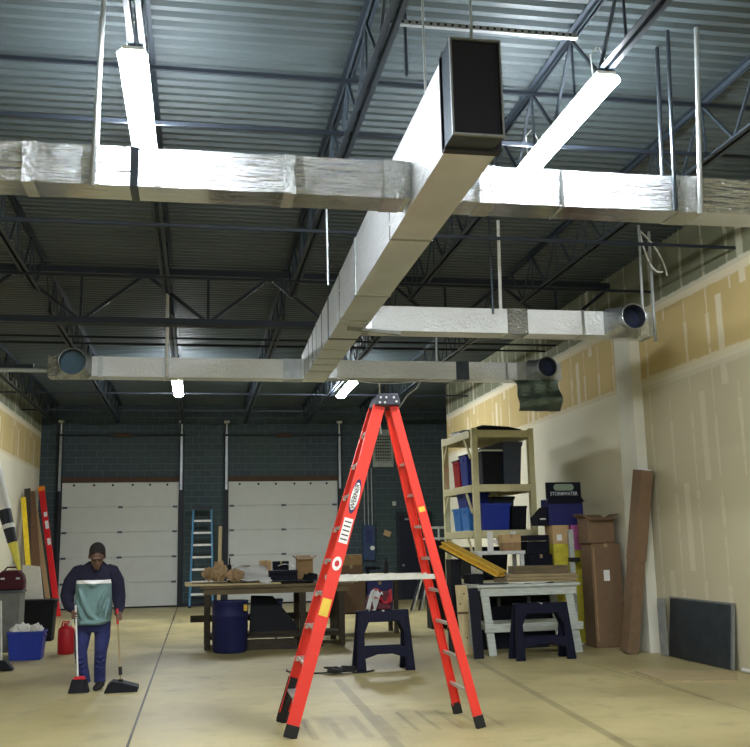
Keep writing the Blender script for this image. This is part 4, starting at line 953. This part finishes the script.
for i, (a_, b_) in enumerate((((.0, .3), (.1, 1.6)), ((.14, .4), (.0, 1.4)), ((.0, .8), (.25, .9)), ((.0, 1.3), (.25, 1.2)))):
    MB().bar(sp(*a_, 3.69 + i * .025), sp(*b_, 3.72 + i * .035), .035, .035).build('clamp_bar', mt['white_metal'], t)
# ------------------------------------------------------------------ WHITE TRESTLE AND WHAT IS ON IT
t = thing('trestle_table', 'white painted wooden trestle table behind the dark sawhorse', 'table', (4.95, 14.55, 0))
MB().bx(4.13, 5.78, 14.12, 15.0, 1.0, 1.04).build('tabletop', mt['paint_white_wood'], t, bevel=.005)
MB().bx(4.2, 5.72, 14.16, 14.2, .87, 1.0).build('apron', mt['paint_white_wood'], t, bevel=.004)
for y_ in (14.2, 14.9):
    for x_, dx in ((4.28, .08), (5.62, .1)):
        MB().bar((x_ + dx, y_ - .02, 0), (x_ - .02, y_, 1.0), .04, .12, (1, 0, 0)).build('leg', mt['paint_white_wood'], t, bevel=.004)
    MB().bx(4.24, 5.8, y_ - .06, y_ - .025, .34, .46).build('stretcher', mt['paint_white_wood'], t, bevel=.004)
for x_ in (4.33, 5.68): MB().bx(x_ - .02, x_ + .02, 14.18, 14.9, .36, .44).build('side_rail', mt['paint_white_wood'], t)
MB().bar((4.12, 14.5, 0), (4.16, 14.5, 1.0), .09, .09).build('extra_leg', mt['paint_white_wood'], t)
for k, (x0, x1, y0, y1, lab) in enumerate(((4.72, 5.85, 14.45, 15.15, 'bottom sheet of the plywood stack on the white trestle'), (4.74, 5.92, 14.5, 15.2, 'middle sheet of the plywood stack on the white trestle'), (4.78, 5.9, 14.55, 15.2, 'top sheet of the plywood stack on the white trestle'))):
    solo('plywood_sheet', MB().bx(x0, x1, y0, y1, 1.04 + k * .045, 1.08 + k * .045), mt['plywood'], lab, 'plywood', 'plywood sheets on the trestle', bevel=.003)
solo('cutoff', MB().bx(4.95, 5.85, 14.75, 15.1, 1.17, 1.29), mt['wood_bench'], 'thick brown offcut on top of the plywood stack', 'wood', bevel=.004)
solo('paper_plate', MB().loft([ring((4.98, 14.28, z), r, r * .3, 32) for z, r in ((1.041, .3), (1.05, .36), (1.056, .37), (1.06, .36), (1.052, .3))]), mt['paper_white'], 'white oval tray on the front of the white trestle', 'tray', smooth=True)
solo('cord', MB().path([(4.2 + .09 * k, 14.22 + .05 * math.sin(k * 1.3), 1.05 + .0 * k) for k in range(14)], .009, 6), mt['wire_black'], 'black cord lying along the front of the white trestle', 'cord', smooth=True)
# yellow beams on a dark board
Y0, Y1 = V(4.62, 14.4, 1.19), V(3.90, 15.05, 1.66)
dr = (Y1 - Y0).normalized(); sd_ = dr.cross(V(0, 0, 1)).normalized(); up_ = sd_.cross(dr)
solo('dark_board', MB().bar(Y0 - up_ * .06, Y1 - up_ * .06, .34, .02, up_), mt['tote_black'], 'dark tilted board carrying the yellow beams', 'board')
for s, lab in ((-.09, 'front yellow wooden beam on the tilted dark board'), (.09, 'rear yellow wooden beam on the tilted dark board')):
    a = MB(); o_ = sd_ * s
    a.bar(Y0 + o_ - up_ * .035, Y1 + o_ - up_ * .035, .14, .025, up_).bar(Y0 + o_ + up_ * .0, Y1 + o_ + up_ * .0, .03, .06, up_).bar(Y0 + o_ + up_ * .035, Y1 + o_ + up_ * .035, .14, .022, up_)
    solo('timber_beam', a, mt['yellow_wood'], lab, 'beam', 'yellow beams')
t = thing('dark_filler', 'added dark block filling the gap behind the white trestle legs', 'dark_filler', (5.0, 15.2, 0))
MB().bx(4.46, 5.56, 15.03, 15.36, 0, .74).build('body', mt['black_box'], t, bevel=.01); MB().bx(4.45, 5.57, 15.02, 15.37, .745, .9).build('lid', mt['tote_black'], t, bevel=.012)  # block added to darken the gap under the trestle
for x_ in (4.75, 5.25): MB().bx(x_ - .03, x_ + .03, 15.01, 15.03, .66, .8).build('latch', mt['dark_galvanised'], t)
t = thing('plastic_crate', 'tall black crate on the floor under the raised end of the yellow beams', 'crate', (4.015, 15.0, 0))
MB().ringprism([(3.93, 14.85), (4.10, 14.85), (4.10, 15.15), (3.93, 15.15)], [(3.95, 14.87), (4.08, 14.87), (4.08, 15.13), (3.95, 15.13)], 0, 1.42, 'z').bx(3.93, 4.10, 14.85, 15.15, 0, .02).build('body', mt['tote_black'], t, bevel=.006)
for z in (.3, .65, 1.0): MB().bx(3.92, 4.11, 14.84, 15.16, z, z + .04).build('rib', mt['black_box'], t)
t = thing('plastic_crate', 'small black crate on the left end of the white trestle under the beams', 'crate', (4.27, 14.78, 1.04))
MB().ringprism([(4.16, 14.6), (4.38, 14.6), (4.38, 14.95), (4.16, 14.95)], [(4.175, 14.615), (4.365, 14.615), (4.365, 14.935), (4.175, 14.935)], 1.041, 1.18, 'z').bx(4.16, 4.38, 14.6, 14.95, 1.041, 1.05).build('body', mt['tote_black'], t, bevel=.006)
MB().bx(4.155, 4.385, 14.595, 14.955, 1.165, 1.19).build('rim', mt['black_box'], t, bevel=.004)
t = thing('pine_board', 'pale knotty pine board leaning left of the white trestle', 'board', (4.03, 14.5, 0))
MB().bar((4.03, 14.45, 0), (4.02, 14.62, 1.03), .18, .03, (0, 1, .1)).build('board', mt['pine'], t, bevel=.003)
MB().bar((4.025, 14.53, .60), (4.025, 14.535, .63), .182, .022, (0, 1, .1)).build('crack', mt['brown_wood'], t)
for z, o_ in ((.25, .03), (.75, -.04), (.9, .03)):
    MB().tube((4.025 + o_, 14.46 + z * .165, z), (4.025 + o_, 14.43 + z * .165, z), .014, n=8).build('knot', mt['brown_wood'], t)
solo('black_sheet', MB().bar((4.06, 13.9, 0), (4.06, 14.09, 1.0), .15, .02, (0, 1, .1)), mt['black_box'], 'black sheet leaning between the pine board and the white trestle', 'sheet')
# white bench behind with cartons
t = thing('small_bench', 'small white bench behind the plywood holding two tan cartons', 'bench', (5.05, 15.75, 0))
MB().bx(4.58, 5.42, 15.55, 16.05, 1.47, 1.53).build('top', mt['white_metal'], t, bevel=.006)
for x_ in (4.63, 5.37):
    for y_ in (15.6, 16.0): MB().bx(x_ - .03, x_ + .03, y_ - .03, y_ + .03, 0, 1.47).build('leg', mt['white_metal'], t)
t = thing('white_bracket', 'white H shaped bracket standing on the small white bench', 'bracket', (4.98, 15.85, 1.53))
MB().bx(4.86, 4.95, 15.82, 15.88, 1.53, 1.86).build('upright', mt['paper_white'], t, bevel=.004); MB().bx(5.3, 5.38, 15.88, 15.94, 1.53, 1.86).build('upright', mt['paper_white'], t, bevel=.004)
MB().bx(4.95, 5.3, 15.86, 15.9, 1.66, 1.72).build('crossbar', mt['paper_white'], t)
carton(5.05, 5.36, 15.58, 15.8, 1.53, 1.66, 'lower tan carton on the small white bench', 'cardboard')
carton(5.03, 5.36, 15.57, 15.8, 1.66, 1.8, 'upper tan carton on the small white bench', 'cardboard_light')
carton(5.46, 5.86, 15.45, 15.95, 0, 1.46, 'tall dark box between the white bench and the yellow cartons', 'black_box', None)
t = thing('tool_case', 'black case on the tall dark box beside the tan cartons', 'case', (5.62, 15.7, 1.46))
MB().bx(5.44, 5.83, 15.5, 15.85, 1.461, 1.68).build('body', mt['black_box'], t, bevel=.012); MB().bx(5.44, 5.83, 15.5, 15.85, 1.685, 1.78).build('lid', mt['black_box'], t, bevel=.012)
MB().path([(5.55, 15.5, 1.66), (5.55, 15.46, 1.67), (5.7, 15.46, 1.67), (5.7, 15.5, 1.66)], .01, 6).build('handle', mt['black_rubber'], t)
# yellow cartons, upright, black display box
t = thing('wrapped_carton', 'tall yellow wrapped carton with a tan top under the black display box', 'carton', (6.0, 15.55, 0))
MB().bx(5.87, 6.14, 15.4, 15.75, 0, 1.63).build('body', mt['wrap_yellow'], t, bevel=.008); MB().bx(5.86, 6.15, 15.39, 15.76, 1.63, 1.935).build('tan_cap', mt['cardboard_light'], t, bevel=.006)
MB().bx(5.93, 6.02, 15.388, 15.39, 1.68, 1.78).build('print_patch', mt['paper_white'], t)
t = thing('wrapped_carton', 'yellow wrapped carton with a pink box on it beside the brown boxes', 'carton', (6.33, 15.55, 0))
MB().bx(6.2, 6.46, 15.4, 15.75, 0, 1.52).build('body', mt['wrap_yellow'], t, bevel=.008)
carton(6.2, 6.47, 15.4, 15.75, 1.52, 1.935, 'pink printed box on the yellow carton', 'pink_card', None)
t = thing('clamp_post', 'grey upright post with a dark clamp in front of the yellow cartons', 'post', (6.12, 15.25, 0))
MB().bx(6.08, 6.16, 15.22, 15.28, 0, 1.86).build('post', mt['paint_white_wood'], t); MB().bx(6.07, 6.24, 15.17, 15.3, 1.33, 1.4).build('clamp', mt['black_rubber'], t, bevel=.01); MB().bx(6.04, 6.2, 15.15, 15.35, 0, .03).build('foot', mt['paint_white_wood'], t)
t = thing('display_box', 'black and navy display box with a lettered top on the yellow cartons', 'box', (6.2, 15.6, 1.94))
MB().bx(5.9, 6.52, 15.42, 15.78, 1.94, 2.38).build('lower_box', mt['box_navy'], t, bevel=.006)
MB().bx(5.88, 6.5, 15.42, 15.47, 2.38, 2.66).build('header_card', mt['black_box'], t, bevel=.003)
MB().bx(5.89, 6.51, 15.412, 15.42, 2.3, 2.4).build('dark_band', mt['black_box'], t)
MB().prism([(6.5, 2.40), (6.56, 2.33), (6.5, 2.34)], 15.42, 15.7).build('flap', mt['black_box'], t)
MB().prism([(5.88, 1.94), (5.72, 1.94), (5.70, 2.07), (5.88, 2.25)], 15.42, 15.8).build('side_hood', mt['black_box'], t, bevel=.004)
MB().bx(5.74, 5.84, 15.412, 15.42, 2.035, 2.06).build('white_mark', mt['paper_white'], t)
pts = [(6.19 + (.125 if math.cos(a) > 0 else -.125) + .055 * math.cos(a), 2.575 + .055 * math.sin(a)) for a in [2 * PI * (k + .5) / 24 for k in range(24)]]
MB().prism(pts, 15.415, 15.42).build('oval_badge', mt['pill_green'], t)
lettering('lettering', 'STORMWATER', .085, mt['letter_grey'], t, frame((6.19, 15.417, 2.465), (1, 0, 0), (0, 0, 1)), .001, .86)
t.location.x -= .08; t.location.z -= .003
# tall brown cartons
t = carton(6.2, 6.7, 14.62, 15.05, 0, 1.62, 'tall brown carton standing against the right wall', 'cardboard_dark', 'tall brown cartons')
MB().bx(-.06, .04, -.217, -.215, 1.03, 1.2).build('label', mt['paper_white'], t, local=True)
MB().bx(-.22, -.2, -.222, -.2, .1, 1.55).build('edge_tape', mt['cardboard'], t, local=True)
carton(6.16, 6.62, 14.62, 15.02, 1.62, 2.03, 'open brown carton on top of the tall brown carton', 'cardboard_dark', 'tall brown cartons', flaps=True)
carton(6.6, 6.78, 15.1, 15.5, 0, 1.75, 'dark brown carton squeezed behind the tall one at the wall', 'cardboard_dark', 'tall brown cartons')
t = thing('long_box', 'long brown cardboard box leaning up against the wall column', 'box', (6.5, 13.95, 0))
B0, B1 = V(6.33, 13.74, .02), V(6.62, 13.46, 2.70)
MB().bar(B0, B0.lerp(B1, .52), .26, .17, (1, 0, .3)).build('lower_carton', mt['cardboard_dark'], t, bevel=.004)
MB().bar(B0.lerp(B1, .5), B1, .28, .19, (1, 0, .3)).build('upper_carton', mt['cardboard_dark'], t, bevel=.004)
MB().bar(B0.lerp(B1, .995), B0.lerp(B1, 1.006), .26, .12, (1, 0, .3)).build('end_wrap', mt['bag_plastic'], t)
# sheet metal panel
t = thing('sheet_metal_panel', 'dark galvanised sheet metal panel leaning on the right wall', 'panel', (6.7, 12.5, 0))
def wp(y, z): return V(6.69 + .085 * z / .85, y, z)
a = MB(); a._add([wp(11.5, .01), wp(13.2, .01), wp(13.2, .82), wp(11.5, .81)] + [p + V(.012, 0, 0) for p in (wp(11.5, .01), wp(13.2, .01), wp(13.2, .82), wp(11.5, .81))], [(0, 1, 2, 3), (7, 6, 5, 4), (0, 4, 5, 1), (1, 5, 6, 2), (2, 6, 7, 3), (3, 7, 4, 0)])
a.build('sheet', mt['dark_galvanised'], t)
MB().prism([(6.69, 13.2), (6.66, 13.4), (6.67, 13.4), (6.70, 13.21)], .01, .81, 'z').build('bent_flange', mt['strap_steel'], t)  # paler than the sheet; its bright reflection is put into the colour
MB().bar(wp(11.5, .01) - V(.01, 0, 0), wp(11.5, .81) - V(.01, 0, 0), .05, .03, (1, 0, 0)).build('edge_flange', mt['bare_steel'], t)
MB().bar(wp(11.5, .82), wp(13.2, .83), .03, .025, (0, 0, 1)).build('top_flange', mt['bare_steel'], t)
a = MB(); a.prism([(5.50, 11.8), (5.45, 10.95), (6.25, 10.65), (6.66, 11.38)], .001, .018, 'z')
solo('floor_sheet', a, mt['plywood'], 'thin wooden sheet lying flat on the floor before the metal panel', 'sheet')
solo('floor_pipe', MB().tube((6.74, 11.35, .03), (6.74, 10.0, .03), .028), mt['wire_white'], 'white pipe lying along the foot of the right wall', 'pipe')
t = thing('wire_rack', 'white wire rack on a dark stand seen just right of the red ladder', 'rack', (4.8, 19.2, 0))
MB().bx(4.6, 5.0, 19.0, 19.4, 0, 1.74).build('stand', mt['tote_black'], t, bevel=.01)
for z in (1.78, 2.0): MB().ringprism([(4.58, 18.98), (5.02, 18.98), (5.02, 19.42), (4.58, 19.42)], [(4.61, 19.01), (4.99, 19.01), (4.99, 19.39), (4.61, 19.39)], z - .02, z + .02, 'z').build('rim', mt['white_metal'], t)
for x_ in (4.6, 4.8, 5.0): MB().bx(x_ - .015, x_ + .015, 18.985, 19.015, 1.74, 2.0).build('wire', mt['white_metal'], t)
# ------------------------------------------------------------------ CAMERA / WORLD / VIEW
w = bpy.data.worlds.new('hall_air'); SC.world = w; w.use_nodes = True
w.node_tree.nodes['Background'].inputs[0].default_value = (.02, .025, .03, 1); w.node_tree.nodes['Background'].inputs[1].default_value = .3
F = 950.0
yv = V((198 - 375) / F, -(550 - 373.5) / F, -1).normalized()
hd = V(1, .021, 0); zv = hd.cross(yv).normalized(); xv = yv.cross(zv)
R = Matrix((xv, yv, zv))          # rows: world axes in camera space -> camera-to-world
cam = bpy.data.cameras.new('camera'); co = bpy.data.objects.new('camera', cam); COL.objects.link(co)
cam.sensor_fit = 'HORIZONTAL'; cam.sensor_width = 36; cam.lens = 36 * F / 750
M = R.to_4x4(); M.translation = V(0, 0, 1.65); co.matrix_world = M
SC.camera = co
SC.view_settings.view_transform = 'Standard'; SC.view_settings.look = 'None'; SC.view_settings.gamma = 1; SC.view_settings.use_curve_mapping = False
SC.view_settings.exposure = 0.22
SC.cycles.max_bounces = 8; SC.cycles.diffuse_bounces = 5; SC.cycles.glossy_bounces = 4; SC.cycles.sample_clamp_indirect = 6
SC.cycles.use_denoising = True
